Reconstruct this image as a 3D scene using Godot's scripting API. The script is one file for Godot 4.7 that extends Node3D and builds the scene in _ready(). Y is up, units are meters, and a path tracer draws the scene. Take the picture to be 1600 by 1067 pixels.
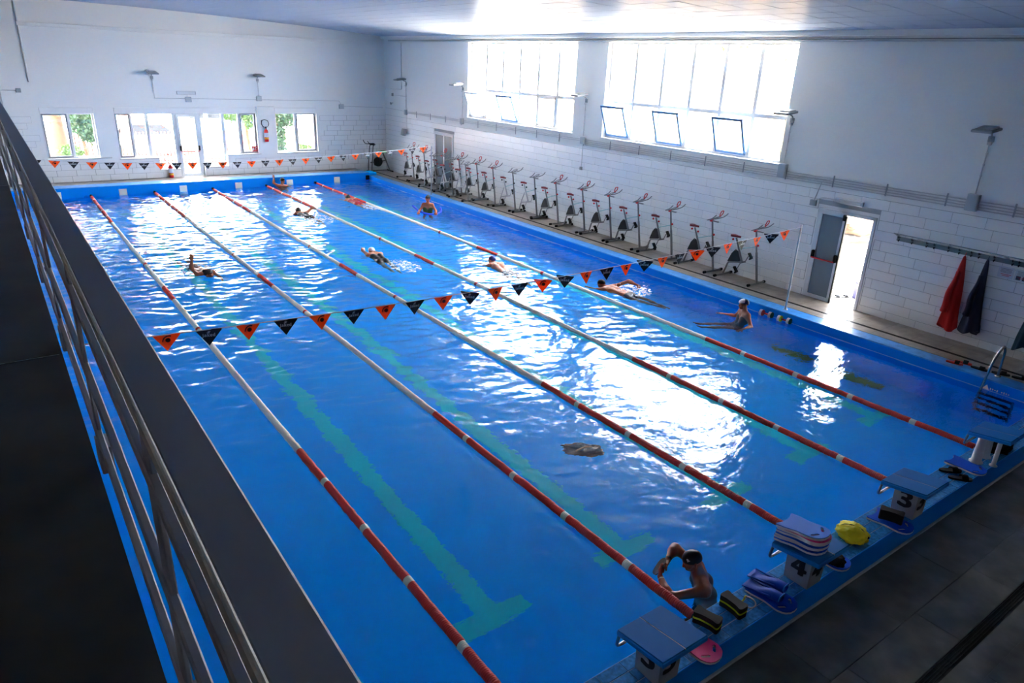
extends Node3D
# Indoor 25 m swimming pool seen from the gallery. x to the right wall, y up (water at 0), z towards the starting blocks.

const XW := 1.507      # face of the right wall
const ZW := -26.38     # face of the far wall
const PL := -12.69     # left edge of the pool
const DEEP := -1.4
const FL := 0.19       # right and far deck level
const LANE := [-2.385, -4.364, -6.344, -8.323, -10.302]

var M := {}
var taken := {}
var rng := RandomNumberGenerator.new()
var noise := FastNoiseLite.new()


func _ready() -> void:
	rng.seed = 7
	noise.seed = 11
	noise.frequency = 1.0
	light_and_camera()
	materials()
	room()
	ceiling()
	windows_right()
	windows_far()
	door_right()
	water()
	gallery()
	lane_ropes()
	flag_lines()
	blocks()
	deck_things()
	aqua_bikes()
	wall_things()
	ladder()
	outdoors()
	people()


func light_and_camera() -> void:
	var cam := Camera3D.new()
	cam.name = "camera"
	cam.fov = 51.949
	cam.near = 0.05
	cam.far = 400.0
	cam.transform = Transform3D(Basis(Vector3.UP, -0.6406) * Basis(Vector3.RIGHT, -0.3742) * Basis(Vector3.BACK, 0.0439), Vector3(-12.8692, 4.7353, 2.8892))
	add_child(cam)
	cam.current = true
	var env := Environment.new()
	var sky := Sky.new()
	var sm := ProceduralSkyMaterial.new()
	sm.sky_top_color = Color(0.80, 0.83, 0.885)
	sm.sky_horizon_color = Color(0.92, 0.93, 0.95)
	sm.ground_bottom_color = Color(0.55, 0.53, 0.50)
	sm.ground_horizon_color = Color(0.80, 0.82, 0.84)
	sm.sky_curve = 0.2
	sm.sky_energy_multiplier = 1.0
	sm.ground_energy_multiplier = 1.0
	sky.sky_material = sm
	env.background_mode = Environment.BG_SKY
	env.sky = sky
	env.background_energy_multiplier = 1.6
	env.tonemap_mode = Environment.TONE_MAPPER_LINEAR
	env.tonemap_exposure = 36.0
	env.sdfgi_enabled = true
	env.ssao_enabled = true
	env.ssil_enabled = true
	var we := WorldEnvironment.new()
	we.name = "environment"
	we.environment = env
	add_child(we)
	var sun := DirectionalLight3D.new()
	sun.name = "sun"
	sun.light_color = Color(1.0, 0.95, 0.86)
	sun.light_energy = 2.2
	sun.light_angular_distance = 0.5
	sun.shadow_enabled = true
	sun.sky_mode = DirectionalLight3D.SKY_MODE_LIGHT_ONLY
	add_child(sun)
	sun.look_at_from_position(Vector3.ZERO, -Vector3(0.06, 0.80, 0.60), Vector3.UP)


# ---------- helpers ----------

func mat(key: String, c: Color, rough := 0.6, metal := 0.0, spec := 0.5) -> StandardMaterial3D:
	var m := StandardMaterial3D.new()
	m.resource_name = key
	m.albedo_color = c
	m.roughness = rough
	m.metallic = metal
	m.metallic_specular = spec
	M[key] = m
	return m

func noise_tex(freq: float, size := 256, oct := 4, bump := 0.0, lo := Color.BLACK, hi := Color.WHITE, sd := 3) -> NoiseTexture2D:
	var n := FastNoiseLite.new()
	n.seed = sd
	n.noise_type = FastNoiseLite.TYPE_SIMPLEX_SMOOTH
	n.frequency = freq
	n.fractal_octaves = oct
	var t := NoiseTexture2D.new()
	t.width = size
	t.height = size
	t.seamless = true
	t.noise = n
	if bump > 0.0:
		t.as_normal_map = true
		t.bump_strength = bump
	else:
		var g := Gradient.new()
		g.set_color(0, lo)
		g.set_color(1, hi)
		t.color_ramp = g
	return t

func begin() -> SurfaceTool:
	var s := SurfaceTool.new()
	s.begin(Mesh.PRIMITIVE_TRIANGLES)
	return s

func flat(s: SurfaceTool) -> void:
	s.set_smooth_group(-1)

func tri(s: SurfaceTool, a: Vector3, b: Vector3, c: Vector3) -> void:   # counter-clockwise from outside
	s.add_vertex(a)
	s.add_vertex(c)
	s.add_vertex(b)

func quad(s: SurfaceTool, a: Vector3, b: Vector3, c: Vector3, d: Vector3) -> void:
	tri(s, a, b, c)
	tri(s, a, c, d)

func box(s: SurfaceTool, c: Vector3, size: Vector3, bv := 0.0, b := Basis()) -> void:
	s.set_smooth_group(-1)
	var h := size * 0.5
	bv = minf(bv, minf(h.x, minf(h.y, h.z)) * 0.9)
	if bv <= 0.0:
		for ax in 3:
			for sg in [-1.0, 1.0]:
				var u := (ax + 1) % 3
				var v := (ax + 2) % 3
				var p := []
				for k in [[-1, -1], [1, -1], [1, 1], [-1, 1]]:
					var q := Vector3()
					q[ax] = sg * h[ax]
					q[u] = k[0] * h[u]
					q[v] = k[1] * h[v]
					p.append(c + b * q)
				if sg > 0: quad(s, p[0], p[1], p[2], p[3])
				else: quad(s, p[3], p[2], p[1], p[0])
		return
	for ax in 3:
		var u := (ax + 1) % 3
		var v := (ax + 2) % 3
		for sg in [-1.0, 1.0]:
			var p := []
			for k in [[-1, -1], [1, -1], [1, 1], [-1, 1]]:
				var q := Vector3()
				q[ax] = sg * h[ax]
				q[u] = k[0] * (h[u] - bv)
				q[v] = k[1] * (h[v] - bv)
				p.append(c + b * q)
			if sg > 0: quad(s, p[0], p[1], p[2], p[3])
			else: quad(s, p[3], p[2], p[1], p[0])
		for su in [-1.0, 1.0]:
			for sv in [-1.0, 1.0]:
				var e := []
				for k in [[0, -1], [0, 1], [1, 1], [1, -1]]:
					var q := Vector3()
					q[ax] = k[1] * (h[ax] - bv)
					q[u] = su * (h[u] - (0.0 if k[0] == 0 else bv))
					q[v] = sv * (h[v] - (bv if k[0] == 0 else 0.0))
					e.append(c + b * q)
				if su * sv > 0: quad(s, e[3], e[2], e[1], e[0])
				else: quad(s, e[0], e[1], e[2], e[3])
	for sx in [-1.0, 1.0]:
		for sy in [-1.0, 1.0]:
			for sz in [-1.0, 1.0]:
				var g := Vector3(sx, sy, sz)
				var x := c + b * (g * Vector3(h.x, h.y - bv, h.z - bv))
				var y := c + b * (g * Vector3(h.x - bv, h.y, h.z - bv))
				var z := c + b * (g * Vector3(h.x - bv, h.y - bv, h.z))
				if sx * sy * sz > 0: tri(s, x, y, z)
				else: tri(s, x, z, y)

func bar(s: SurfaceTool, a: Vector3, b: Vector3, w: float, h: float, up := Vector3.UP, bv := 0.003) -> void:   # flat bar from a to b
	var z := (b - a).normalized()
	var x := up.cross(z)
	if x.length() < 0.01: x = Vector3.RIGHT.cross(z)
	x = x.normalized()
	box(s, (a + b) * 0.5, Vector3(w, h, a.distance_to(b)), bv, Basis(x, z.cross(x), z))

func tube(s: SurfaceTool, pts: Array, r, n := 8, cap := true) -> void:   # r: a number or one per point
	var rings := []
	var up := Vector3.UP
	for i in pts.size():
		var d: Vector3 = pts[mini(i + 1, pts.size() - 1)] - pts[maxi(i - 1, 0)]
		d = d.normalized()
		var x := up.cross(d)
		if x.length() < 0.05: x = Vector3.RIGHT.cross(d) if absf(d.x) < 0.9 else Vector3.BACK.cross(d)
		x = x.normalized()
		var y := d.cross(x)
		up = y
		var rr: float = r[i] if r is Array else r
		var ring := []
		for k in n:
			var t := TAU * k / n
			ring.append(pts[i] + (x * cos(t) + y * sin(t)) * rr)
		rings.append(ring)
	s.set_smooth_group(0)
	for i in rings.size() - 1:
		for k in n:
			var k2 := (k + 1) % n
			quad(s, rings[i][k], rings[i][k2], rings[i + 1][k2], rings[i + 1][k])
	if cap:
		s.set_smooth_group(-1)
		var e: int = rings.size() - 1
		for k in n:
			tri(s, pts[0], rings[0][(k + 1) % n], rings[0][k])
			tri(s, pts[e], rings[e][k], rings[e][(k + 1) % n])

func rounded(pts: Array, r: float, n := 4) -> Array:   # a polyline with its corners rounded
	var out := [pts[0]]
	for i in range(1, pts.size() - 1):
		var p: Vector3 = pts[i]
		var a: Vector3 = pts[i - 1] - p
		var b: Vector3 = pts[i + 1] - p
		var k := minf(r, minf(a.length(), b.length()) * 0.45)
		var p0 := p + a.normalized() * k
		var p2 := p + b.normalized() * k
		for j in n + 1:
			var t := float(j) / n
			out.append(p0.lerp(p, t).lerp(p.lerp(p2, t), t))
	out.append(pts[-1])
	return out

func lathe(s: SurfaceTool, prof: Array, at := Transform3D(), n := 16, group := 0) -> void:   # prof: [radius, height] from bottom to top
	s.set_smooth_group(group)
	for i in prof.size() - 1:
		for k in n:
			var t0 := TAU * k / n
			var t1 := TAU * (k + 1) / n
			var r0: float = prof[i][0]
			var r1: float = prof[i + 1][0]
			var a := at * Vector3(r0 * cos(t0), prof[i][1], -r0 * sin(t0))
			var b := at * Vector3(r0 * cos(t1), prof[i][1], -r0 * sin(t1))
			var c := at * Vector3(r1 * cos(t1), prof[i + 1][1], -r1 * sin(t1))
			var d := at * Vector3(r1 * cos(t0), prof[i + 1][1], -r1 * sin(t0))
			if r0 > 0.0001: tri(s, a, b, c)
			if r1 > 0.0001: tri(s, a, c, d)

func prism(s: SurfaceTool, poly: Array, depth: float, at := Transform3D(), side_group := -1) -> void:   # polygon in xy (counter-clockwise), extruded to +z
	var pp := PackedVector2Array()
	for q in poly: pp.append(Vector2(q[0], q[1]))
	var idx := Geometry2D.triangulate_polygon(pp)
	s.set_smooth_group(-1)
	for i in range(0, idx.size(), 3):
		var a := pp[idx[i]]
		var b := pp[idx[i + 1]]
		var c := pp[idx[i + 2]]
		if (b - a).cross(c - a) < 0.0:
			var t := b
			b = c
			c = t
		tri(s, at * Vector3(a.x, a.y, depth), at * Vector3(b.x, b.y, depth), at * Vector3(c.x, c.y, depth))
		tri(s, at * Vector3(a.x, a.y, 0), at * Vector3(c.x, c.y, 0), at * Vector3(b.x, b.y, 0))
	s.set_smooth_group(side_group)
	for i in pp.size():
		var a := pp[i]
		var b := pp[(i + 1) % pp.size()]
		quad(s, at * Vector3(a.x, a.y, 0), at * Vector3(b.x, b.y, 0), at * Vector3(b.x, b.y, depth), at * Vector3(a.x, a.y, depth))

func blob_ball(s: SurfaceTool, c: Vector3, r: Vector3, n := 12, b := Basis()) -> void:
	var prof := []
	for i in n + 1:
		var t := PI * i / n - PI / 2
		prof.append([cos(t), sin(t)])
	lathe(s, prof, Transform3D(b * Basis.from_scale(r), c), n + 4)

func done(s: SurfaceTool) -> ArrayMesh:
	s.index()
	s.generate_normals()
	return s.commit()

func numbered(called: String) -> String:
	var k: int = taken.get(called, 0)
	taken[called] = k + 1
	return called if k == 0 else "%s_%03d" % [called, k]

func piece(called: String, mesh: Mesh, m, parent: Node = self, xf := Transform3D()) -> MeshInstance3D:
	var o := MeshInstance3D.new()
	o.name = numbered(called) if parent == self else called
	o.mesh = mesh
	o.material_override = M[m] if m is String else m
	o.transform = xf
	parent.add_child(o, true)
	return o

func obj(called: String, s: SurfaceTool, m, parent: Node = self, xf := Transform3D()) -> MeshInstance3D:
	return piece(called, done(s), m, parent, xf)

func tag(o: Node, label: String, category: String, group := "") -> Node:
	o.set_meta("label", label)
	o.set_meta("category", category)
	if group: o.set_meta("group", group)
	return o

func thing(called: String, label: String, category: String, at := Vector3.ZERO, turn := 0.0, group := "") -> Node3D:
	var o := Node3D.new()
	o.name = numbered(called)
	add_child(o)
	o.position = at
	o.rotation.y = turn
	tag(o, label, category, group)
	return o

func struct(called: String, s: SurfaceTool, m, label := "", category := "") -> MeshInstance3D:
	var o := obj(called, s, m)
	o.set_meta("kind", "structure")
	if label: o.set_meta("label", label)
	if category: o.set_meta("category", category)
	return o

func dup(root: Node3D, at: Vector3, turn: float, label := "", group := "") -> Node3D:
	var r: Node3D = root.duplicate()
	r.name = numbered(root.name.rstrip("0123456789").trim_suffix("_"))
	add_child(r)
	r.position = at
	r.rotation.y = turn
	if label: r.set_meta("label", label)
	if group: r.set_meta("group", group)
	return r

func V(x: float, y: float, z: float) -> Vector3:
	return Vector3(x, y, z)


func materials() -> void:
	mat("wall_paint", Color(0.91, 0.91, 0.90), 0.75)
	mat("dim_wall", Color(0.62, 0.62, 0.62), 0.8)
	mat("grout", Color(0.62, 0.63, 0.63), 0.8)
	mat("wall_tile", Color(0.91, 0.91, 0.905), 0.28)
	mat("wall_tile_b", Color(0.89, 0.895, 0.895), 0.32)
	mat("ceiling_gap", Color(0.25, 0.26, 0.28), 0.7)
	mat("ceiling_panel", Color(0.66, 0.70, 0.76), 0.30, 0.0, 0.022)
	mat("frame_white", Color(0.82, 0.83, 0.84), 0.35)
	mat("frame_blue", Color(0.33, 0.52, 0.74), 0.35)
	mat("frame_grey", Color(0.55, 0.57, 0.60), 0.4, 0.2)
	var g := mat("glass", Color(0.95, 0.98, 1.0, 0.04), 0.0)
	g.transparency = BaseMaterial3D.TRANSPARENCY_ALPHA
	var w := mat("water", Color(0.55, 0.93, 1.0, 0.0), 0.02, 0.0, 0.3)
	w.refraction_enabled = true
	w.refraction_scale = 0.033
	w.normal_enabled = true
	w.normal_texture = noise_tex(0.02, 512, 4, 3.2, Color.BLACK, Color.WHITE, 21)
	w.normal_scale = 0.34
	w.uv1_triplanar = true
	w.uv1_world_triplanar = true
	w.uv1_scale = Vector3(0.46, 0.46, 1.15)
	mat("pool_paint", Color(0.0, 0.69, 0.99), 0.7, 0.0, 0.1)
	mat("pool_line", Color(0.24, 0.86, 0.86), 0.7, 0.0, 0.1)
	var kb := mat("kerb_blue", Color(0.22, 0.60, 0.90), 0.3)
	kb.albedo_texture = noise_tex(0.02, 256, 5, 0.0, Color(0.7, 0.75, 0.8), Color(1, 1, 1), 5)
	kb.uv1_triplanar = true
	kb.uv1_world_triplanar = true
	kb.uv1_scale = Vector3.ONE * 0.9
	mat("kerb_face", Color(0.0, 0.54, 0.92), 0.45, 0.0, 0.2)
	var bt := mat("blue_tile", Color(0.24, 0.62, 0.90), 0.25)
	bt.albedo_texture = noise_tex(0.03, 256, 5, 0.0, Color(0.62, 0.68, 0.72), Color(1, 1, 1), 8)
	bt.roughness_texture = bt.albedo_texture
	bt.uv1_triplanar = true
	bt.uv1_world_triplanar = true
	bt.uv1_scale = Vector3.ONE * 2.5
	mat("white_grout", Color(0.62, 0.74, 0.82), 0.6)
	mat("white_strip", Color(0.78, 0.77, 0.75), 0.5)
	var ft := mat("floor_tile", Color(0.50, 0.49, 0.47), 0.42)
	ft.albedo_texture = noise_tex(0.008, 512, 6, 0.0, Color(0.66, 0.66, 0.66), Color(1, 1, 1), 9)
	ft.uv1_triplanar = true
	ft.uv1_world_triplanar = true
	ft.uv1_scale = Vector3.ONE * 0.5
	var dk := mat("deck_tile", Color(0.64, 0.59, 0.54), 0.28)
	dk.albedo_texture = ft.albedo_texture
	dk.uv1_triplanar = true
	dk.uv1_world_triplanar = true
	dk.uv1_scale = Vector3.ONE * 0.5
	mat("dark_joint", Color(0.12, 0.12, 0.12), 0.8)
	mat("drain_black", Color(0.03, 0.03, 0.03), 0.5)
	mat("drain_metal", Color(0.10, 0.10, 0.10), 0.4, 0.3)
	var gf := mat("gallery_floor", Color(0.25, 0.245, 0.235), 0.55)
	gf.albedo_texture = ft.albedo_texture
	gf.uv1_triplanar = true
	gf.uv1_world_triplanar = true
	gf.uv1_scale = Vector3.ONE * 0.4
	mat("rail_paint", Color(0.67, 0.68, 0.72), 0.5)
	mat("rail_edge", Color(0.84, 0.83, 0.80), 0.45)
	mat("steel", Color(0.62, 0.63, 0.64), 0.25, 1.0)
	mat("pipe_grey", Color(0.78, 0.78, 0.78), 0.5)
	mat("box_grey", Color(0.70, 0.72, 0.73), 0.5)
	mat("lamp_grey", Color(0.58, 0.60, 0.61), 0.45)
	mat("lamp_glass", Color(0.72, 0.74, 0.76), 0.2)
	mat("black_plastic", Color(0.035, 0.035, 0.04), 0.5, 0.0, 0.3)
	mat("black_foam", Color(0.03, 0.03, 0.035), 0.8)
	mat("float_red", Color(0.86, 0.17, 0.10), 0.45)
	mat("float_white", Color(0.95, 0.93, 0.86), 0.4)
	mat("cable", Color(0.25, 0.25, 0.27), 0.4, 0.6)
	mat("flag_orange", Color(1.0, 0.44, 0.10), 0.6)
	mat("flag_black", Color(0.03, 0.04, 0.08), 0.6)
	mat("print_white", Color(0.80, 0.82, 0.84), 0.6)
	mat("print_black", Color(0.03, 0.02, 0.02), 0.6)
	for k in ["flag_orange", "flag_black"]:
		M[k].backlight_enabled = true
		M[k].backlight = M[k].albedo_color
	mat("cord_white", Color(0.85, 0.85, 0.85), 0.6)
	mat("pole_steel", Color(0.62, 0.66, 0.70), 0.3, 0.6)
	mat("block_plate", Color(0.0, 0.40, 0.68), 0.65, 0.0, 0.2)
	mat("block_edge", Color(0.0, 0.50, 0.84), 0.5, 0.0, 0.3)
	mat("block_body", Color(0.66, 0.66, 0.66), 0.4, 0.2)
	mat("foam_blue", Color(0.01, 0.33, 0.80), 0.6, 0.0, 0.2)
	mat("foam_pale", Color(0.28, 0.50, 0.86), 0.6, 0.0, 0.2)
	mat("foam_white", Color(0.95, 0.89, 0.91), 0.7)
	mat("foam_pink", Color(0.88, 0.04, 0.46), 0.6)
	mat("foam_yellow", Color(0.78, 0.84, 0.02), 0.7)
	mat("fin_blue", Color(0.02, 0.27, 0.66), 0.55, 0.0, 0.2)
	var yb := mat("bag_yellow", Color(0.98, 0.92, 0.02), 0.6)
	yb.rim_enabled = true
	mat("red_saddle", Color(0.50, 0.03, 0.06), 0.5)
	mat("red_knob", Color(0.80, 0.06, 0.10), 0.4)
	mat("bike_steel", Color(0.50, 0.50, 0.50), 0.35, 0.85)
	mat("bike_white", Color(0.68, 0.69, 0.71), 0.35)
	mat("lip_pale", Color(0.55, 0.75, 0.92), 0.5)
	mat("bike_mesh", Color(0.045, 0.05, 0.06), 0.7)
	mat("green_link", Color(0.55, 0.75, 0.76), 0.4)
	mat("green_seat", Color(0.28, 0.62, 0.12), 0.5)
	mat("ext_red", Color(0.80, 0.03, 0.05), 0.3)
	mat("sign_red", Color(0.75, 0.03, 0.06), 0.5)
	mat("label_yellow", Color(0.90, 0.70, 0.15), 0.5)
	var rr := mat("robe_red", Color(0.72, 0.01, 0.02), 0.85)
	rr.rim_enabled = true
	mat("robe_navy", Color(0.02, 0.06, 0.20), 0.85).rim_enabled = true
	mat("robe_teal", Color(0.05, 0.20, 0.28), 0.85)
	mat("paper", Color(0.80, 0.82, 0.86), 0.7)
	mat("ink", Color(0.25, 0.27, 0.35), 0.7)
	mat("rack_grey", Color(0.42, 0.46, 0.47), 0.4, 0.3)
	mat("skin_tan", Color(0.62, 0.36, 0.24), 0.45)
	mat("skin_fair", Color(0.78, 0.52, 0.40), 0.45)
	mat("skin_dark", Color(0.56, 0.25, 0.12), 0.4)
	for k in ["skin_tan", "skin_fair", "skin_dark"]:
		M[k].subsurf_scatter_enabled = true
		M[k].subsurf_scatter_strength = 0.15
	mat("hair_dark", Color(0.06, 0.04, 0.035), 0.5)
	mat("cap_black", Color(0.02, 0.02, 0.025), 0.35, 0.0, 0.3)
	mat("cap_white", Color(0.85, 0.86, 0.88), 0.35)
	mat("cap_navy", Color(0.03, 0.06, 0.24), 0.35)
	mat("cap_blue", Color(0.06, 0.20, 0.55), 0.35)
	mat("suit_black", Color(0.03, 0.03, 0.04), 0.5)
	mat("suit_green", Color(0.22, 0.34, 0.10), 0.5)
	mat("suit_red", Color(0.62, 0.10, 0.16), 0.5)
	mat("noodle_blue", Color(0.06, 0.30, 0.85), 0.7)
	mat("foam_red", Color(0.65, 0.05, 0.06), 0.7)
	mat("foam_green", Color(0.05, 0.38, 0.24), 0.7)
	mat("foam_cream", Color(0.86, 0.84, 0.78), 0.7)
	mat("slipper_orange", Color(0.86, 0.16, 0.04), 0.6)
	mat("door_panel", Color(0.42, 0.47, 0.50), 0.25)
	mat("ground_pale", Color(0.66, 0.64, 0.60), 0.85)
	var bk := mat("bark", Color(0.60, 0.40, 0.28), 0.9)
	bk.albedo_texture = noise_tex(0.03, 256, 4, 0.0, Color(0.55, 0.5, 0.5), Color(1, 1, 1), 14)
	bk.uv1_triplanar = true
	bk.uv1_scale = Vector3(6, 1.5, 6)
	mat("leaf_dark", Color(0.12, 0.24, 0.10), 0.6)
	mat("leaf_light", Color(0.24, 0.34, 0.12), 0.6)
	mat("sunk_green", Color(0.42, 0.58, 0.20), 0.8)
	mat("suit_teal", Color(0.0, 0.20, 0.26), 0.8, 0.0, 0.1)
	mat("foam_splash", Color(0.95, 0.97, 1.0), 0.4)
	for k in ["leaf_dark", "leaf_light"]:
		M[k].backlight_enabled = true
		M[k].backlight = M[k].albedo_color
	mat("fence_pink", Color(0.50, 0.17, 0.13), 0.5)
	mat("yard_wall", Color(0.84, 0.72, 0.55), 0.85)
	mat("house_white", Color(0.82, 0.83, 0.86), 0.8)
	mat("house_blue", Color(0.45, 0.58, 0.80), 0.6)
	mat("car_white", Color(0.82, 0.83, 0.84), 0.2)
	mat("car_glass", Color(0.06, 0.08, 0.10), 0.1)
	mat("tyre", Color(0.04, 0.04, 0.04), 0.8)
	mat("tarp_pale", Color(0.36, 0.36, 0.36), 0.7)
	mat("tarp_rust", Color(0.26, 0.14, 0.08), 0.8)
	mat("bin_violet", Color(0.07, 0.05, 0.26), 0.5)


# ---------- the room ----------

func slab(s: SurfaceTool, x0: float, x1: float, y0: float, y1: float, z0: float, z1: float, bv := 0.0) -> void:
	box(s, V((x0 + x1) / 2, (y0 + y1) / 2, (z0 + z1) / 2), V(x1 - x0, y1 - y0, z1 - z0), bv)

func top_of(x: float) -> float:   # underside of the ceiling: low at the right wall, flatter towards the gallery
	var p := [[1.6, 5.655], [-1.2, 5.822], [-3.3, 5.93], [-5.4, 6.02], [-8.0, 6.10], [-17.3, 6.26]]
	for i in p.size() - 1:
		if x >= p[i + 1][0]:
			return lerpf(p[i][1], p[i + 1][1], (x - p[i][0]) / (p[i + 1][0] - p[i][0]))
	return 6.26

func room() -> void:
	# right wall with its two windows and the door
	var s := begin()
	var x1 := XW + 0.35
	slab(s, XW, x1, -0.3, 2.93, -26.8, -5.47)
	slab(s, XW, x1, 2.17, 2.93, -5.47, -4.18)
	slab(s, XW, x1, -0.3, 0.17, -5.47, -4.18)
	slab(s, XW, x1, -0.3, 2.93, -4.18, 6.6)
	slab(s, XW, x1, 2.93, 5.45, -26.8, -19.72)
	slab(s, XW, x1, 2.93, 5.45, -13.845, -12.535)
	slab(s, XW, x1, 2.93, 5.45, -6.655, 6.6)
	slab(s, XW, x1, 5.45, 6.0, -26.8, 6.6)
	var wr := struct("wall_right", s, "wall_paint", "white painted right wall above a band of white wall tiles", "wall")
	wall_tiles(wr)
	# far wall
	s = begin()
	var z0 := ZW - 0.4
	for q in [[-17.0, -11.24, -0.3, 6.5], [-11.24, -9.66, -0.3, 1.09], [-11.24, -9.66, 2.62, 6.5], [-9.66, -9.02, -0.3, 6.5], [-9.02, -7.74, -0.3, 1.03], [-7.74, -7.06, -0.3, 0.6], [-7.06, -6.18, -0.3, 0.3], [-6.18, -5.3, -0.3, 0.62], [-5.3, -4.08, -0.3, 1.05], [-9.02, -4.08, 2.62, 6.5], [-4.08, -3.32, -0.3, 6.5], [-3.32, -1.62, -0.3, 1.06], [-3.32, -1.62, 2.62, 6.5], [-1.62, 1.9, -0.3, 6.5]]:
		slab(s, q[0], q[1], q[2], q[3], z0, ZW)
	var wf := struct("wall_far", s, "wall_paint", "white painted far wall with garden windows and white tiles below", "wall")
	s = begin()
	var gr := begin()
	for r in 12:
		var y: float = 0.3 + r * 0.2
		var x := -12.4 + 0.15 * (r % 4)
		while x < 1.45:
			var a := x + 0.003
			var b := minf(x + 0.585, 1.5)
			var ok := true
			if y + 0.19 > 2.52: ok = false
			for w in [[-11.3, -9.0, 1.0], [-9.1, -7.72, 0.95], [-7.74, -7.0, 0.55], [-7.1, -6.1, 0.0], [-6.2, -5.25, 0.55], [-5.32, -3.2, 0.98], [-3.4, -1.55, 1.0]]:
				if b > w[0] and a < w[1] and y + 0.19 > w[2]: ok = false
			if ok:
				box(s, V((a + b) / 2, y + 0.1, ZW + 0.006), V(b - a - 0.004, 0.191, 0.012), 0.003)
				box(gr, V((a + b) / 2, y + 0.1, ZW), V(b - a + 0.008, 0.202, 0.004))
			x += 0.59
	obj("tile", s, "wall_tile", wf).set_meta("kind", "stuff")
	obj("grout", gr, "grout", wf)
	# raised roller boxes and pilaster cap over the garden windows
	s = begin()
	for q in [[-11.24, -9.66], [-9.02, -4.08], [-3.32, -1.62]]:
		slab(s, q[0], q[1], 2.60, 2.80, ZW - 0.02, ZW + 0.03, 0.01)
	obj("shutter_box", s, "wall_paint", wf)
	s = begin()
	slab(s, -4.05, -3.36, 2.52, 2.86, ZW, ZW + 0.10, 0.006)
	obj("pilaster_cap", s, "wall_paint", wf)
	s = begin()
	for q in [[-11.28, -9.30, 1.08], [-9.06, -7.72, 1.02], [-7.78, -7.06, 0.59], [-6.18, -5.28, 0.61], [-5.34, -4.0, 1.04], [-3.36, -1.58, 1.05]]:
		slab(s, q[0], q[1], q[2] - 0.01, q[2] + 0.025, ZW - 0.1, ZW + 0.05, 0.008)
	obj("sill", s, "white_strip", wf)
	# walls out of sight
	s = begin()
	slab(s, -17.3, -16.9, -0.3, 6.5, -26.8, 6.6)
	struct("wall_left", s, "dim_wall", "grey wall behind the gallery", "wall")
	s = begin()
	slab(s, -17.3, 1.9, -0.3, 6.5, 6.2, 6.6)
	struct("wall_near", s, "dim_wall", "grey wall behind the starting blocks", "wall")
	s = begin()
	slab(s, -13.2, -12.72, -1.8, 2.84, -26.4, 6.3)
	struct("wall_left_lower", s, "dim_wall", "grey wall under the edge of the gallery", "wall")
	# decks
	s = begin()
	slab(s, 0.353, XW + 0.4, -0.3, FL - 0.012, -26.4, 0.345)
	slab(s, 0.0, 0.36, -0.3, FL - 0.012, -26.4, -25.0)
	var fr := struct("floor_right", s, "dark_joint", "grey tiled deck along the right wall", "floor")
	var mesh_cache := {}
	for k in 45:
		var z := 0.34 - k * 0.6
		for q in [[0.36, 0.655], [0.745, 1.505]]:
			var key: float = q[0]
			if not mesh_cache.has(key):
				var t := begin()
				slab(t, q[0] + 0.0015, q[1] - 0.0015, -0.012, 0.0, -0.5985, -0.0015, 0.002)
				mesh_cache[key] = done(t)
			if z > -26.0: piece("tile", mesh_cache[key], "deck_tile", fr, Transform3D(Basis(), V(0, FL, z)))
	s = begin()
	slab(s, 0.655, 0.745, FL - 0.02, FL - 0.008, -26.3, 0.34)
	obj("drain_channel", s, "drain_black", fr)
	s = begin()
	for q in [0.662, 0.700, 0.738]: slab(s, q - 0.006, q + 0.006, FL - 0.012, FL, -26.3, 0.34)
	obj("drain_grate", s, "drain_metal", fr)
	s = begin()
	slab(s, -13.0, 0.0, -0.3, 0.298, -26.4, -25.58)
	struct("floor_far", s, "deck_tile", "pale strip of deck under the garden windows", "floor")
	s = begin()
	slab(s, -17.0, XW, -0.4, -0.012, 0.3, 6.4)
	var fn := struct("floor_near", s, "dark_joint", "dark grey tiled floor behind the starting blocks", "floor")
	var t1 := begin()
	slab(t1, 0.002, 1.198, -0.012, 0, 0.002, 0.598, 0.002)
	var big := done(t1)
	for i in 14:
		for j in 9:
			var z := 0.357 + j * 0.6 + (0.0 if j < 2 else 0.13)
			if j == 1: continue
			piece("tile", big, "floor_tile", fn, Transform3D(Basis(), V(-15.1 + i * 1.2 + 0.25 * (j % 2), 0, z)))
	t1 = begin()
	slab(t1, 0.002, 1.198, -0.012, 0, 0.002, 0.41, 0.002)
	var cut := done(t1)
	for i in 14: piece("tile", cut, "floor_tile", fn, Transform3D(Basis(), V(-14.85 + i * 1.2, 0, 0.957)))
	s = begin()
	slab(s, -15.0, 1.5, -0.03, -0.02, 1.37, 1.687)
	obj("drain_channel", s, "drain_black", fn)
	s = begin()
	for z in [1.376, 1.405, 1.428, 1.451, 1.480]: slab(s, -15.0, 1.5, -0.014, -0.001 if z < 1.38 or z > 1.47 else -0.006, z - 0.004, z + 0.004)
	for k in 80: slab(s, -15.0 + k * 0.2, -14.99 + k * 0.2, -0.02, -0.008, 1.376, 1.48)
	obj("drain_grate", s, "drain_metal", fn)
	s = begin()
	slab(s, -15.0, 1.5, -0.012, 0.0, 1.484, 1.69)
	obj("tile_border", s, "floor_tile", fn)
	# pool basin and its kerbs
	s = begin()
	slab(s, -13.2, 0.4, -1.8, DEEP, -25.4, 0.3)
	slab(s, 0.0, 0.353, DEEP, FL - 0.02, -25.0, 0.0)
	slab(s, -13.0, 0.353, DEEP, 0.29, -25.58, -25.0)
	slab(s, PL - 0.4, PL, DEEP, 0.28, -25.0, 0.0)
	slab(s, -13.0, 0.353, DEEP, 0.283, 0.0, 0.33)
	var pb := struct("pool_basin", s, "pool_paint", "blue painted pool basin", "pool")
	s = begin()
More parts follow.
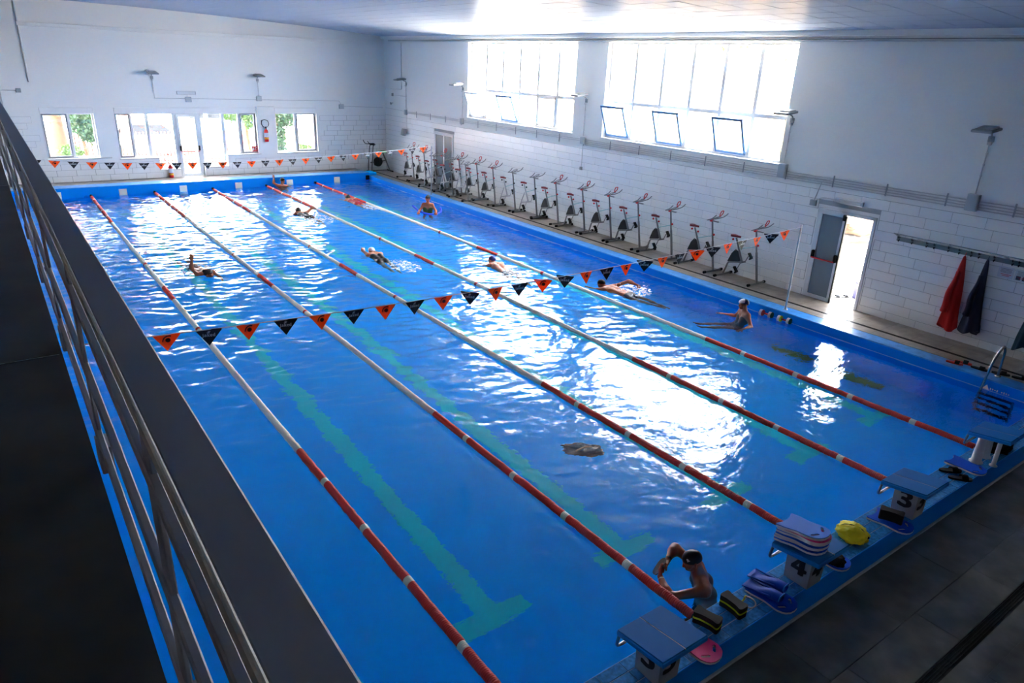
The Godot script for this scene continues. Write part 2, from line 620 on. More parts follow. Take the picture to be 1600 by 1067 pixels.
	slab(s, -0.006, 0.353, FL - 0.02, FL, -25.0, 0.0, 0.008)
	obj("kerb_top", s, "kerb_blue", pb)
	s = begin()
	slab(s, -13.0, 0.0, 0.29, 0.3126, -25.58, -24.994, 0.008)
	obj("kerb_top", s, "kerb_blue", pb)
	s = begin()
	slab(s, -0.004, 0.0, -0.3, FL - 0.02, -25.0, 0.0)
	slab(s, -12.69, 0.0, -0.3, 0.29, -25.0, -24.996)
	obj("kerb_face", s, "kerb_face", pb)
	s = begin()
	slab(s, -0.010, -0.004, -0.012, 0.010, -25.0, 0.0, 0.002)
	obj("overflow_lip", s, "lip_pale", pb)
	s = begin()   # small black outlet in the far right corner
	slab(s, -0.16, -0.01, 0.02, 0.20, -24.99, -24.93, 0.01)
	obj("outlet", s, "black_plastic", pb)
	for k in 6:   # T-shaped lane lines on the bottom
		s = begin()
		var xc: float = LANE[0] + 0.96 - k * 1.979
		slab(s, xc - 0.13, xc + 0.13, DEEP, DEEP + 0.004, -22.9, -2.1)
		slab(s, xc - 0.45, xc + 0.45, DEEP, DEEP + 0.004, -2.1, -1.86)
		slab(s, xc - 0.45, xc + 0.45, DEEP, DEEP + 0.004, -23.14, -22.9)
		obj("lane_line", s, "pool_line", pb)
	for k in 6:   # white touch plates on the far wall
		s = begin()
		box(s, V(LANE[0] + 0.95 - k * 1.968, 0.0, -24.985), V(0.25, 0.39, 0.02), 0.006)
		obj("touch_plate", s, "float_white", pb)
	# raised near end with small blue tiles
	var mc := {}
	for r in 3:
		for i in 56:
			var x := -0.06 - i * 0.2485
			var key := r
			if not mc.has(key):
				var t := begin()
				var zz: float = [-0.004, 0.108, 0.222][r]
				slab(t, -0.246, 0.0, 0.0, 0.016, zz + 0.003, zz + 0.110, 0.003)
				mc[key] = done(t)
			if x > -13: piece("tile", mc[key], "blue_tile", pb, Transform3D(Basis(), V(x, 0.286, 0)))
	s = begin()
	slab(s, -13.0, 0.353, 0.27, 0.298, -0.004, 0.335)
	obj("tile_bed", s, "white_grout", pb)
	s = begin()
	slab(s, -13.0, 0.353, 0.0, 0.302, 0.333, 0.345, 0.004)
	obj("near_face", s, "kerb_face", pb)
	s = begin()
	slab(s, -13.0, 0.353, 0.0, 0.022, 0.344, 0.372, 0.006)
	obj("skirting_strip", s, "white_strip", pb)

func wall_tiles(wall: Node) -> void:
	var t := begin()
	box(t, V(0, 0, 0), V(0.014, 0.193, 0.584), 0.003)
	var whole := done(t)
	var list := []
	for r in 12:
		var y := 0.135 + r * 0.2
		if y > 2.5: break
		var off := 0.275 - 0.1475 * (r % 4)
		for i in 60:
			var a := off + 2.655 - i * 0.59   # a joint
			var b := a - 0.59
			if b < -26.36:
				b = -26.36
				if a - b < 0.05: continue
			if a > 5.9: continue
			if y + 0.1 < 2.24:
				if b < -4.18 and a > -5.47:   # the door
					if a > -4.18 + 0.05: list.append([a, -4.14, y])
					if b < -5.52: list.append([-5.51, b, y])
					continue
				if b < -20.6 and a > -22.1 and y + 0.1 > 0.2 and y + 0.1 < 2.24:   # the grey shutter
					if a > -20.6: list.append([a, -20.6, y])
					if b < -22.1: list.append([-22.1, b, y])
					continue
			list.append([a, b, y])
	list.sort_custom(func(p, q): return p[0] > q[0])
	var rest := begin()
	var n := 0
	for q in list:
		var a: float = q[0]
		var b: float = q[1]
		var y: float = q[2]
		var hgt := 0.193
		if y + 0.1 > 2.45: hgt = 0.193
		if a < 0.2 and n < 300:
			n += 1
			if absf(a - b - 0.59) < 0.001:
				piece("tile", whole, "wall_tile" if (n * 7) % 3 else "wall_tile_b", wall, Transform3D(Basis(), V(XW, y + 0.1, (a + b) / 2)))
			else:
				var s := begin()
				box(s, V(XW, y + 0.1, (a + b) / 2), V(0.014, hgt, a - b - 0.006), 0.003)
				obj("tile", s, "wall_tile", wall)
		else:
			box(rest, V(XW, y + 0.1, (a + b) / 2), V(0.014, hgt, a - b - 0.006), 0.003)
	obj("tile", rest, "wall_tile", wall).set_meta("kind", "stuff")
	var s := begin()
	slab(s, XW - 0.002, XW + 0.002, 0.1, 2.54, -26.37, -22.1)
	slab(s, XW - 0.002, XW + 0.002, 0.1, 2.54, -20.6, -5.5)
	slab(s, XW - 0.002, XW + 0.002, 0.1, 2.54, -4.15, 6.1)
	slab(s, XW - 0.002, XW + 0.002, 2.24, 2.54, -22.1, -20.6)
	slab(s, XW - 0.002, XW + 0.002, 2.24, 2.54, -5.5, -4.15)
	obj("grout", s, "grout", wall)


func ceiling() -> void:
	var s := begin()
	var x := 1.9
	while x > -17.2:
		var a := top_of(x)
		var b := top_of(x - 0.5)
		quad(s, V(x, a + 0.012, -26.8), V(x, a + 0.012, 6.6), V(x - 0.5, b + 0.012, 6.6), V(x - 0.5, b + 0.012, -26.8))
		quad(s, V(x, a + 0.3, 6.6), V(x, a + 0.3, -26.8), V(x - 0.5, b + 0.3, -26.8), V(x - 0.5, b + 0.3, 6.6))
		quad(s, V(x, a + 0.012, 6.6), V(x, a + 0.3, 6.6), V(x - 0.5, b + 0.3, 6.6), V(x - 0.5, b + 0.012, 6.6))
		quad(s, V(x, a + 0.012, -26.8), V(x - 0.5, b + 0.012, -26.8), V(x - 0.5, b + 0.3, -26.8), V(x, a + 0.3, -26.8))
		x -= 0.5
	var c := struct("ceiling", s, "ceiling_gap", "suspended ceiling of glossy white panels rising away from the right wall", "ceiling")
	var rest := begin()
	var t := begin()
	box(t, V(0, 0.007, 0), V(0.590, 0.014, 0.595), 0.004)
	var panel := done(t)
	for i in 31:
		var xa := 1.55 - i * 0.6
		var xb := xa - 0.6
		var ang := atan2(top_of(xa) - top_of(xb), xa - xb)
		for j in 54:
			var z := -26.06 + j * 0.605
			var bs := Basis(Vector3.BACK, ang + rng.randf_range(-0.005, 0.005)) * Basis(Vector3.RIGHT, rng.randf_range(-0.006, 0.006))
			var at := V((xa + xb) / 2, (top_of(xa) + top_of(xb)) / 2, z)
			if i < 11 and z > -14.5 and z < 0.9:
				piece("panel", panel, "ceiling_panel", c, Transform3D(bs, at))
			elif z < 6.3:
				box(rest, at + bs * V(0, 0.007, 0), V(0.594, 0.014, 0.599), 0.004, bs)
	obj("panel", rest, "ceiling_panel", c).set_meta("kind", "stuff")
	# soffit along the right wall
	s = begin()
	slab(s, 1.36, XW, 5.565, 5.70, ZW, 6.2, 0.006)
	struct("trim_1", s, "wall_paint", "white beam under the ceiling along the right wall", "beam")
	s = begin()
	slab(s, -11.4, 1.4, 5.30, 5.42, ZW, ZW + 0.05, 0.008)
	struct("trim_2", s, "wall_paint", "white moulding high on the far wall", "moulding")


# ---------- windows and door ----------

func pane(s: SurfaceTool, x0: float, x1: float, y0: float, y1: float, z0: float, z1: float) -> void:
	slab(s, x0, x1, y0, y1, z0, z1)

func windows_right() -> void:
	var n := 0
	for z0 in [-19.72, -12.535]:
		n += 1
		var z1: float = z0 + 5.88
		var xf := XW + 0.20
		var b: float = 5.88 / 6
		var s := begin()
		for q in [[2.93, 2.985], [5.395, 5.45], [3.855, 3.945]]: slab(s, xf - 0.05, xf + 0.05, q[0], q[1], z0, z1, 0.005)
		for k in 7: slab(s, xf - 0.055, xf + 0.055, 2.93, 5.45, z0 + k * b - 0.05 + (0.05 if k == 0 else 0.0) - (0.05 if k == 6 else 0.0), z0 + k * b + 0.05 + (0.05 if k == 0 else 0.0) - (0.05 if k == 6 else 0.0), 0.005)
		var w := struct("window_%d" % n, s, "frame_white", ["farther tall window of twelve panes with two tilted sashes, above the far bikes", "nearer tall window of twelve panes with three blue tilted sashes"][n - 1], "window")
		for k in 6:
			s = begin()
			slab(s, xf - 0.003, xf + 0.003, 3.94, 5.395, z0 + k * b + 0.03, z0 + (k + 1) * b - 0.03)
			obj("pane", s, "glass", w)
			var za: float = z0 + k * b + 0.04
			var zb: float = z0 + (k + 1) * b - 0.04
			if k == 1 or k == 3 or k == 5:
				s = begin()
				slab(s, xf - 0.003, xf + 0.003, 2.985, 3.86, za, zb)
				obj("pane", s, "glass", w)
			else:   # a hopper sash hinged at the bottom
				var open := not (n == 1 and k == 4)
				var hx := xf - 0.05
				var tilt := Basis(Vector3.BACK, deg_to_rad(21.0 if open else 0.0))
				var at := Transform3D(tilt, V(hx, 2.99, 0))
				s = begin()
				var hh := 0.88
				for q in [[0.0, 0.06, za, zb], [hh - 0.06, hh, za, zb], [0.0, hh, za, za + 0.06], [0.0, hh, zb - 0.06, zb]]:
					box(s, at * V(0, (q[0] + q[1]) / 2, (q[2] + q[3]) / 2), V(0.05, q[1] - q[0], q[3] - q[2]), 0.006, tilt)
				var sash := obj("sash", s, "frame_white" if n == 1 and k != 2 else "frame_blue", w)
				s = begin()
				box(s, at * V(0, hh / 2, (za + zb) / 2), V(0.006, hh - 0.1, zb - za - 0.1), 0.0, tilt)
				obj("pane", s, "glass", sash)
				if open:
					s = begin()
					for zz in [za + 0.02, zb - 0.02]: tube(s, [V(xf - 0.02, 3.45, zz), at * V(0, 0.75, zz)], 0.008, 6)
					tube(s, [V(xf - 0.03, 3.88, (za + zb) / 2), at * V(0, hh, (za + zb) / 2)], 0.008, 6)
					obj("stay", s, "frame_grey", sash)
		# inner sill and reveal
		s = begin()
		slab(s, XW - 0.03, xf, 2.90, 2.935, z0 - 0.04, z1 + 0.04, 0.006)
		obj("sill", s, "frame_white", w)

func frame_rect(s: SurfaceTool, x0: float, x1: float, y0: float, y1: float, z: float, w := 0.06, d := 0.06) -> void:
	slab(s, x0, x1, y1 - w, y1, z - d / 2, z + d / 2, 0.006)
	slab(s, x0, x1, y0, y0 + w, z - d / 2, z + d / 2, 0.006)
	slab(s, x0, x0 + w, y0 + w, y1 - w, z - d / 2, z + d / 2, 0.006)
	slab(s, x1 - w, x1, y0 + w, y1 - w, z - d / 2, z + d / 2, 0.006)

func windows_far() -> void:
	var z := ZW - 0.18
	var sets := [
		["window_3", "white two-pane garden window nearest the gallery", [[-11.24, -10.44, 1.09, 2.62], [-10.44, -9.66, 1.09, 2.62]]],
		["window_4", "wide garden window group left of the glazed door", [[-9.02, -8.52, 1.03, 2.62], [-8.52, -7.98, 1.03, 2.62], [-7.98, -7.06, 0.6, 2.62]]],
		["window_5", "wide garden window group right of the glazed door", [[-6.18, -5.32, 0.62, 2.62], [-5.32, -4.7, 1.05, 2.62], [-4.7, -4.08, 1.05, 2.62]]],
		["window_6", "two-pane garden window with ivy behind it, right of the wall extinguisher", [[-3.32, -2.46, 1.06, 2.62], [-2.46, -1.62, 1.06, 2.62]]],
	]
	for w in sets:
		var s := begin()
		for q in w[2]: frame_rect(s, q[0], q[1], q[2], q[3], z)
		var o := struct(w[0], s, "frame_white", w[1], "window")
		for q in w[2]:
			s = begin()
			slab(s, q[0] + 0.05, q[1] - 0.05, q[2] + 0.05, q[3] - 0.05, z - 0.003, z + 0.003)
			obj("pane", s, "glass", o)
	for q in [[-11.2, -10.46, 1.13, 2.58, "window_3"], [-9.0, -8.53, 1.07, 2.58, "window_4"], [-4.68, -4.1, 1.09, 2.58, "window_5"], [-2.44, -1.66, 1.10, 2.58, "window_6"]]:
		var s := begin()
		frame_rect(s, q[0], q[1], q[2], q[3], z + 0.045, 0.055, 0.045)
		obj("sash", s, "frame_grey", get_node(NodePath(q[4])))
	# glazed door in the middle
	var s := begin()
	frame_rect(s, -7.06, -6.18, 0.3, 2.62, z, 0.07)
	frame_rect(s, -6.99, -6.25, 0.31, 2.55, z + 0.03, 0.09)
	var d := struct("door_1", s, "frame_white", "glazed white door to the garden with a red push bar", "door")
	s = begin()
	slab(s, -6.91, -6.33, 0.39, 2.47, z + 0.024, z + 0.03)
	obj("pane", s, "glass", d)
	s = begin()
	for x in [-6.95, -6.29]: slab(s, x - 0.03, x + 0.03, 1.24, 1.42, z + 0.06, z + 0.14, 0.012)
	obj("latch_box", s, "black_plastic", d)
	s = begin()
	tube(s, [V(-6.95, 1.22, z + 0.13), V(-6.29, 1.22, z + 0.13)], 0.016, 8)
	obj("push_bar", s, "red_knob", d)

func door_right() -> void:
	# door frame in the right wall: left leaf shut, right leaf open outwards
	var s := begin()
	for q in [[-5.47, -5.40], [-4.25, -4.18]]: slab(s, XW - 0.02, XW + 0.12, FL - 0.02, 2.17, q[0], q[1], 0.006)
	slab(s, XW - 0.02, XW + 0.12, 2.10, 2.17, -5.47, -4.18, 0.006)
	var d := struct("door_2", s, "frame_white", "white double exit door on the right wall with one leaf shut", "door")
	# shut leaf, turned slightly into the room
	var leaf := Transform3D(Basis(Vector3.UP, deg_to_rad(-1.5)), V(XW + 0.0, FL + 0.004, -5.43))
	s = begin()
	var lw := 0.63
	for q in [[0.0, 0.08, 0.0, lw], [1.85, 1.94, 0.0, lw], [0.0, 1.94, 0.0, 0.075], [0.0, 1.94, lw - 0.075, lw]]:
		box(s, leaf * V(0, (q[0] + q[1]) / 2, (q[2] + q[3]) / 2), V(0.05, q[1] - q[0], q[3] - q[2]), 0.006, leaf.basis)
	var lf := obj("door_leaf", s, "frame_white", d)
	s = begin()
	box(s, leaf * V(0, 0.965, lw / 2), V(0.02, 1.79, lw - 0.13), 0.0, leaf.basis)
	obj("panel", s, "door_panel", lf)
	s = begin()
	box(s, leaf * V(-0.03, 0.94, lw + 0.012), V(0.06, 1.90, 0.03), 0.006, leaf.basis)
	box(s, leaf * V(-0.05, 1.86, lw - 0.03), V(0.05, 0.13, 0.07), 0.015, leaf.basis)
	obj("edge_seal", s, "black_plastic", lf)
	s = begin()
	for q in [0.05, lw - 0.05]: box(s, leaf * V(-0.06, 0.97, q), V(0.07, 0.17, 0.07), 0.018, leaf.basis)
	obj("latch_box", s, "black_plastic", lf)
	s = begin()
	tube(s, [leaf * V(-0.10, 0.90, 0.05), leaf * V(-0.10, 0.90, lw - 0.05)], 0.016, 8)
	obj("push_bar", s, "red_knob", lf)
	# the other leaf swung right open outside
	s = begin()
	var ol := Transform3D(Basis(Vector3.UP, deg_to_rad(97.0)), V(XW + 0.36, FL + 0.02, -4.16))
	for q in [[0.0, 0.08, 0.0, lw], [1.80, 1.88, 0.0, lw], [0.0, 1.88, 0.0, 0.075], [0.0, 1.88, lw - 0.075, lw]]:
		box(s, ol * V(0, (q[0] + q[1]) / 2, (q[2] + q[3]) / 2), V(0.05, q[1] - q[0], q[3] - q[2]), 0.006, ol.basis)
	var lo := obj("door_leaf", s, "frame_white", d)
	s = begin()
	box(s, ol * V(0, 0.94, lw / 2), V(0.02, 1.74, lw - 0.13), 0.0, ol.basis)
	obj("panel", s, "door_panel", lo)
	s = begin()
	box(s, ol * V(-0.05, 0.97, 0.5), V(0.06, 0.17, 0.06), 0.015, ol.basis)
	obj("latch_box", s, "black_plastic", lo)
	# threshold
	s = begin()
	slab(s, XW - 0.02, XW + 0.4, FL - 0.03, FL + 0.004, -5.4, -4.25, 0.004)
	obj("threshold", s, "white_strip", d)
	# grey shuttered hatch in the tiles at the far end
	s = begin()
	frame_z(s, -22.06, -20.66, 0.20, 2.22)
	slab(s, XW - 0.02, XW + 0.02, 0.2, 2.16, -21.40, -21.32, 0.004)
	var h := struct("door_3", s, "frame_white", "grey double service door behind the far bikes", "door")
	s = begin()
	slab(s, XW - 0.005, XW + 0.01, 0.2, 2.12, -21.99, -21.40)
	slab(s, XW - 0.005, XW + 0.01, 0.2, 2.12, -21.32, -20.73)
	obj("panel", s, "door_panel", h)

func frame_z(s: SurfaceTool, z0: float, z1: float, y0: float, y1: float) -> void:
	slab(s, XW - 0.03, XW + 0.02, y1 - 0.08, y1, z0, z1, 0.005)
	slab(s, XW - 0.03, XW + 0.02, y0, y1 - 0.08, z0, z0 + 0.08, 0.005)
	slab(s, XW - 0.03, XW + 0.02, y0, y1 - 0.08, z1 - 0.08, z1, 0.005)


# ---------- water ----------

func water() -> void:
	# real waves: long ripples plus a chop, calmer near the edges
	var nx := 254
	var nz := 500
	var hs := PackedFloat32Array()
	hs.resize((nx + 1) * (nz + 1))
	var vs := PackedVector3Array()
	vs.resize(hs.size())
	var n2 := FastNoiseLite.new()
	n2.seed = 4
	n2.noise_type = FastNoiseLite.TYPE_SIMPLEX_SMOOTH
	n2.fractal_type = FastNoiseLite.FRACTAL_NONE
	n2.frequency = 1.0
	for j in nz + 1:
		var z := -24.992 * j / nz
		for i in nx + 1:
			var x := PL + (0.008 - PL - 0.014) * i / nx
			var calm := 0.35 + 0.65 * smoothstep(-2.0, -9.0, z)
			var w := n2.get_noise_2d(x * 0.8 + 0.25 * z, z * 1.1) * 0.017
			w += n2.get_noise_2d(x * 1.9 + 31.0, z * 3.4 - 0.5 * x) * 0.011
			w += n2.get_noise_2d(x * 4.5 + 77.0, z * 7.0 + 0.8 * x) * 0.0045
			vs[j * (nx + 1) + i] = V(x, w * calm, z)
	var ns := PackedVector3Array()
	ns.resize(vs.size())
	for j in nz + 1:
		for i in nx + 1:
			var a := vs[j * (nx + 1) + maxi(i - 1, 0)]
			var b := vs[j * (nx + 1) + mini(i + 1, nx)]
			var c := vs[maxi(j - 1, 0) * (nx + 1) + i]
			var d := vs[mini(j + 1, nz) * (nx + 1) + i]
			ns[j * (nx + 1) + i] = (c - d).cross(b - a).normalized()
	var idx := PackedInt32Array()
	for j in nz:
		for i in nx:
			var p := j * (nx + 1) + i
			idx.append_array([p, p + nx + 1, p + 1, p + 1, p + nx + 1, p + nx + 2])
	var arr := []
	arr.resize(Mesh.ARRAY_MAX)
	arr[Mesh.ARRAY_VERTEX] = vs
	arr[Mesh.ARRAY_NORMAL] = ns
	arr[Mesh.ARRAY_INDEX] = idx
	var am := ArrayMesh.new()
	am.add_surface_from_arrays(Mesh.PRIMITIVE_TRIANGLES, arr)
	var o := piece("water", am, "water")
	o.set_meta("kind", "structure")
	o.set_meta("label", "rippled clear blue water of the swimming pool")
	o.set_meta("category", "water")


# ---------- gallery with its railing ----------

func gallery() -> void:
	var s := begin()
	slab(s, -16.9, -12.735, 2.84, 3.085, ZW, 6.2)
	var g := struct("floor_gallery", s, "gallery_floor", "dark floor of the spectators' gallery", "floor")
	s = begin()
	for z in [-1.62, -8.0, -14.0]: slab(s, -16.8, -12.75, 3.083, 3.0866, z - 0.002, z + 0.002)
	obj("joint", s, "rail_edge", g)
	var t := thing("gallery_railing", "dark grey metal gallery railing with a broad flat handrail and three thin bars", "railing", V(-12.69, 3.085, -11.6))
	var zl := -14.7
	var zh := 17.6
	s = begin()
	box(s, V(0, 1.015, (zl + zh) / 2), V(0.084, 0.03, zh - zl), 0.004)
	obj("handrail", s, "rail_paint", t)
	s = begin()
	box(s, V(-0.045, 1.016, (zl + zh) / 2), V(0.009, 0.034, zh - zl), 0.003)
	obj("handrail_edge", s, "rail_edge", t)
	for y in [0.80, 0.48, 0.18]:
		s = begin()
		box(s, V(-0.022, y, (zl + zh) / 2), V(0.024, 0.034, zh - zl), 0.004)
		obj("bar", s, "rail_paint", t)
	s = begin()
	box(s, V(-0.018, 0.5, 0), V(0.014, 1.0, 0.10), 0.003)
	box(s, V(-0.012, 0.06, 0), V(0.05, 0.12, 0.14), 0.004)
	var post := done(s)
	for k in 21:
		var z := 13.0 - k * 1.55 - 0.02
		if z > zl: piece("post", post, "rail_paint", t, Transform3D(Basis(), V(0, 0, z)))


# ---------- lane ropes and flag lines ----------

func lane_ropes() -> void:
	var s := begin()
	var prof := [[0.012, -0.0435], [0.043, -0.0425]]
	for k in 4:
		var y := -0.0425 + k * 0.02125
		prof.append_array([[0.0475, y + 0.003], [0.0488, y + 0.009], [0.0475, y + 0.0155], [0.042, y + 0.0185]])
	prof.append_array([[0.043, 0.0425], [0.012, 0.0435]])
	lathe(s, prof, Transform3D(Basis(Vector3.RIGHT, PI / 2), Vector3.ZERO), 12)
	var float_mesh := done(s)
	s = begin()
	lathe(s, [[0.0, -0.12], [0.03, -0.115], [0.045, -0.02], [0.045, 0.06], [0.02, 0.075], [0.0, 0.075]], Transform3D(Basis(Vector3.RIGHT, PI / 2), Vector3.ZERO), 12)
	var hook := done(s)
	var names := ["lane rope nearest the right wall, ending at the post-legged starting block", "lane rope ending behind starting block 3", "middle lane rope, ending behind the kickboard stack on block 4", "lane rope ending beside the man with the black cap", "lane rope nearest the gallery railing, running out of view at the bottom"]
	var bow := [0.03, 0.07, -0.02, -0.02, -0.05]
	for i in 5:
		var x: float = LANE[i]
		var t := thing("lane_rope", names[i], "lane rope", V(x, 0.02, -12.5), 0.0, "lane ropes of red and white floats")
		var pts := []
		for k in 26: pts.append(V(bow[i] * sin(PI * k / 25.0), 0, 12.4 - k * 24.8 / 25))
		s = begin()
		tube(s, pts, 0.009, 6)
		obj("cable", s, "cable", t)
		piece("hook", hook, "black_plastic", t, Transform3D(Basis(), V(0, 0.015, -12.36)))
		piece("hook", hook, "black_plastic", t, Transform3D(Basis(Vector3.UP, PI), V(0, 0.015, 12.38)))
		for k in 272:
			var z := 12.26 - k * 0.0902
			var w := z - 12.5   # metres from the near wall, negative
			var red := w > -5.02 or (w < -12.0 and w > -13.0) or w < -20.1
			for q in [-1.06, -2.08, -3.08, -4.08, -21.05, -22.05, -23.05, -24.05]:
				if absf(w - q) < 0.0452: red = false
			for q in [-10.1, -15.07]:
				if absf(w - q) < 0.0452: red = true
			var bs := Basis(Vector3.BACK, rng.randf() * TAU)
			piece("float", float_mesh, "float_red" if red else "float_white", t, Transform3D(bs, V(bow[i] * sin(PI * (12.5 - z) / 25.0) + rng.randf_range(-0.003, 0.003), rng.randf_range(-0.003, 0.003), z)))

func text_mesh(txt: String, size: float, depth: float) -> TextMesh:
	var f := SystemFont.new()
	f.font_names = PackedStringArray(["Droid Sans"])
	f.font_weight = 700
	var t := TextMesh.new()
	t.text = txt
	t.font = f
	t.font_size = 32
	t.pixel_size = size / 32.0
	t.depth = depth
	t.curve_step = 2.0
	return t

func arc(s: SurfaceTool, c: Vector2, r: float, a0: float, a1: float, w0: float, w1: float, z: float, depth: float) -> void:   # a tapering stroke
	var out := []
	var inn := []
	for k in 13:
		var f := k / 12.0
		var a := lerpf(a0, a1, f)
		var w := lerpf(w0, w1, f) * 0.5
		out.append([c.x + (r + w) * cos(a), c.y + (r + w) * sin(a)])
		inn.append([c.x + (r - w) * cos(a), c.y + (r - w) * sin(a)])
	inn.reverse()
	out.append_array(inn)
	if a0 > a1: out.reverse()
	prism(s, out, depth, Transform3D(Basis(), V(0, 0, z)))

func disc(s: SurfaceTool, c: Vector2, r: float, z: float, depth: float) -> void:
	var p := []
	for k in 16: p.append([c.x + r * cos(TAU * k / 16), c.y + r * sin(TAU * k / 16)])
	prism(s, p, depth, Transform3D(Basis(), V(0, 0, z)))

func flag_lines() -> void:
	var s := begin()
	prism(s, [[-0.14, 0.0], [0.0, -0.19], [0.14, 0.0], [0.13, 0.008], [-0.13, 0.008]], 0.003, Transform3D(Basis(), V(0, 0, -0.0015)))
	var cloth := done(s)
	s = begin()   # the round eye under a brow
	disc(s, Vector2(0.012, -0.062), 0.026, 0.0016, 0.0008)
	arc(s, Vector2(0.022, -0.075), 0.062, PI * 1.02, PI * 0.38, 0.012, 0.016, 0.0016, 0.0008)
	var eye := done(s)
	s = begin()
	disc(s, Vector2(0.0, -0.034), 0.009, 0.0016, 0.0008)
	arc(s, Vector2(0.004, -0.040), 0.022, PI * 1.02, PI * 0.3, 0.004, 0.007, 0.0016, 0.0008)
	var brow := done(s)
	var word := text_mesh("Jaked", 0.052, 0.0012)
	var lines := [
		{"z": -5.0, "x0": -12.10, "n": 28, "low": -7.2, "y": 1.762, "kr": 0.0034, "kl": 0.0055, "l": "string of orange and black pennants strung across the near part of the pool"},
		{"z": -20.0, "x0": -11.90, "n": 29, "low": -6.6, "y": 1.638, "kr": 0.0062, "kl": 0.009, "l": "string of orange and black pennants strung across the far end of the pool"},
	]
	for L in lines:
		var t := thing("pennant_line", L.l, "pennants", V(-6.3, 1.7, L.z), 0.0, "strings of backstroke pennants")
		var yat := func(x: float) -> float: return L.y + (x - L.low) ** 2 * (L.kr if x > L.low else L.kl)
		var pts := []
		for k in 49:
			var x := 0.15 - k * 12.9 / 48
			pts.append(V(x, yat.call(x), L.z) - t.position)
		s = begin()
		tube(s, pts, 0.006 if L.z > -10 else 0.009, 6)
		obj("cord", s, "cord_white", t)
		for k in L.n:
			var x: float = L.x0 + 0.434 * k
			if x > 0.1: continue
			var orange: bool = k % 2 == 1
			var tilt := rng.randf_range(-0.12, 0.12)
			var yaw := rng.randf_range(-0.15, 0.15)
			if L.z > -10 and k % 4 == 2 and k > 8: yaw = -0.85
			if L.z > -10 and k % 8 == 5 and k > 10: yaw = -0.7
			var slope: float = (yat.call(x + 0.1) - yat.call(x - 0.1)) / 0.2
			var bs := Basis(Vector3.BACK, atan(slope)) * Basis(Vector3.UP, yaw) * Basis(Vector3.RIGHT, tilt)
			var f := piece("pennant", cloth, "flag_orange" if orange else "flag_black", t, Transform3D(bs, V(x, yat.call(x) - 0.004, L.z) - t.position))
			for side in 2:
				var turn := Transform3D(Basis(Vector3.UP, PI * side), Vector3.ZERO)
				if orange:
					piece("emblem", eye, "print_black", f, turn)
				else:
					piece("emblem", brow, "print_white", f, turn)
					piece("lettering", word, "print_white", f, turn * Transform3D(Basis(), V(0, -0.064, 0.0018)))
	for q in [[-5.0, "slim steel pennant pole on the kerb by the exit door"], [-20.0, "slim steel pennant pole on the kerb among the far bikes"]]:
		var p := thing("pennant_pole", q[1], "pole", V(0.165, FL, q[0] + 0.0), 0.0, "pennant poles")
		s = begin()
		tube(s, [V(0, 0, 0), V(0, 1.76, 0)], 0.020, 12)
		obj("tube", s, "pole_steel", p)
		s = begin()
		lathe(s, [[0.024, 0.0], [0.026, 0.05], [0.018, 0.07], [0.0, 0.072]], Transform3D(Basis(), V(0, 1.74, 0)), 12)
		obj("cap", s, "cord_white", p)
		s = begin()
		lathe(s, [[0.05, 0.0], [0.05, 0.008], [0.026, 0.012], [0.024, 0.05]], Transform3D(), 12)
		obj("socket", s, "pole_steel", p)


# ---------- starting blocks ----------

func digit_mesh(n: int) -> TextMesh:
	return text_mesh(str(n), 0.27, 0.003)

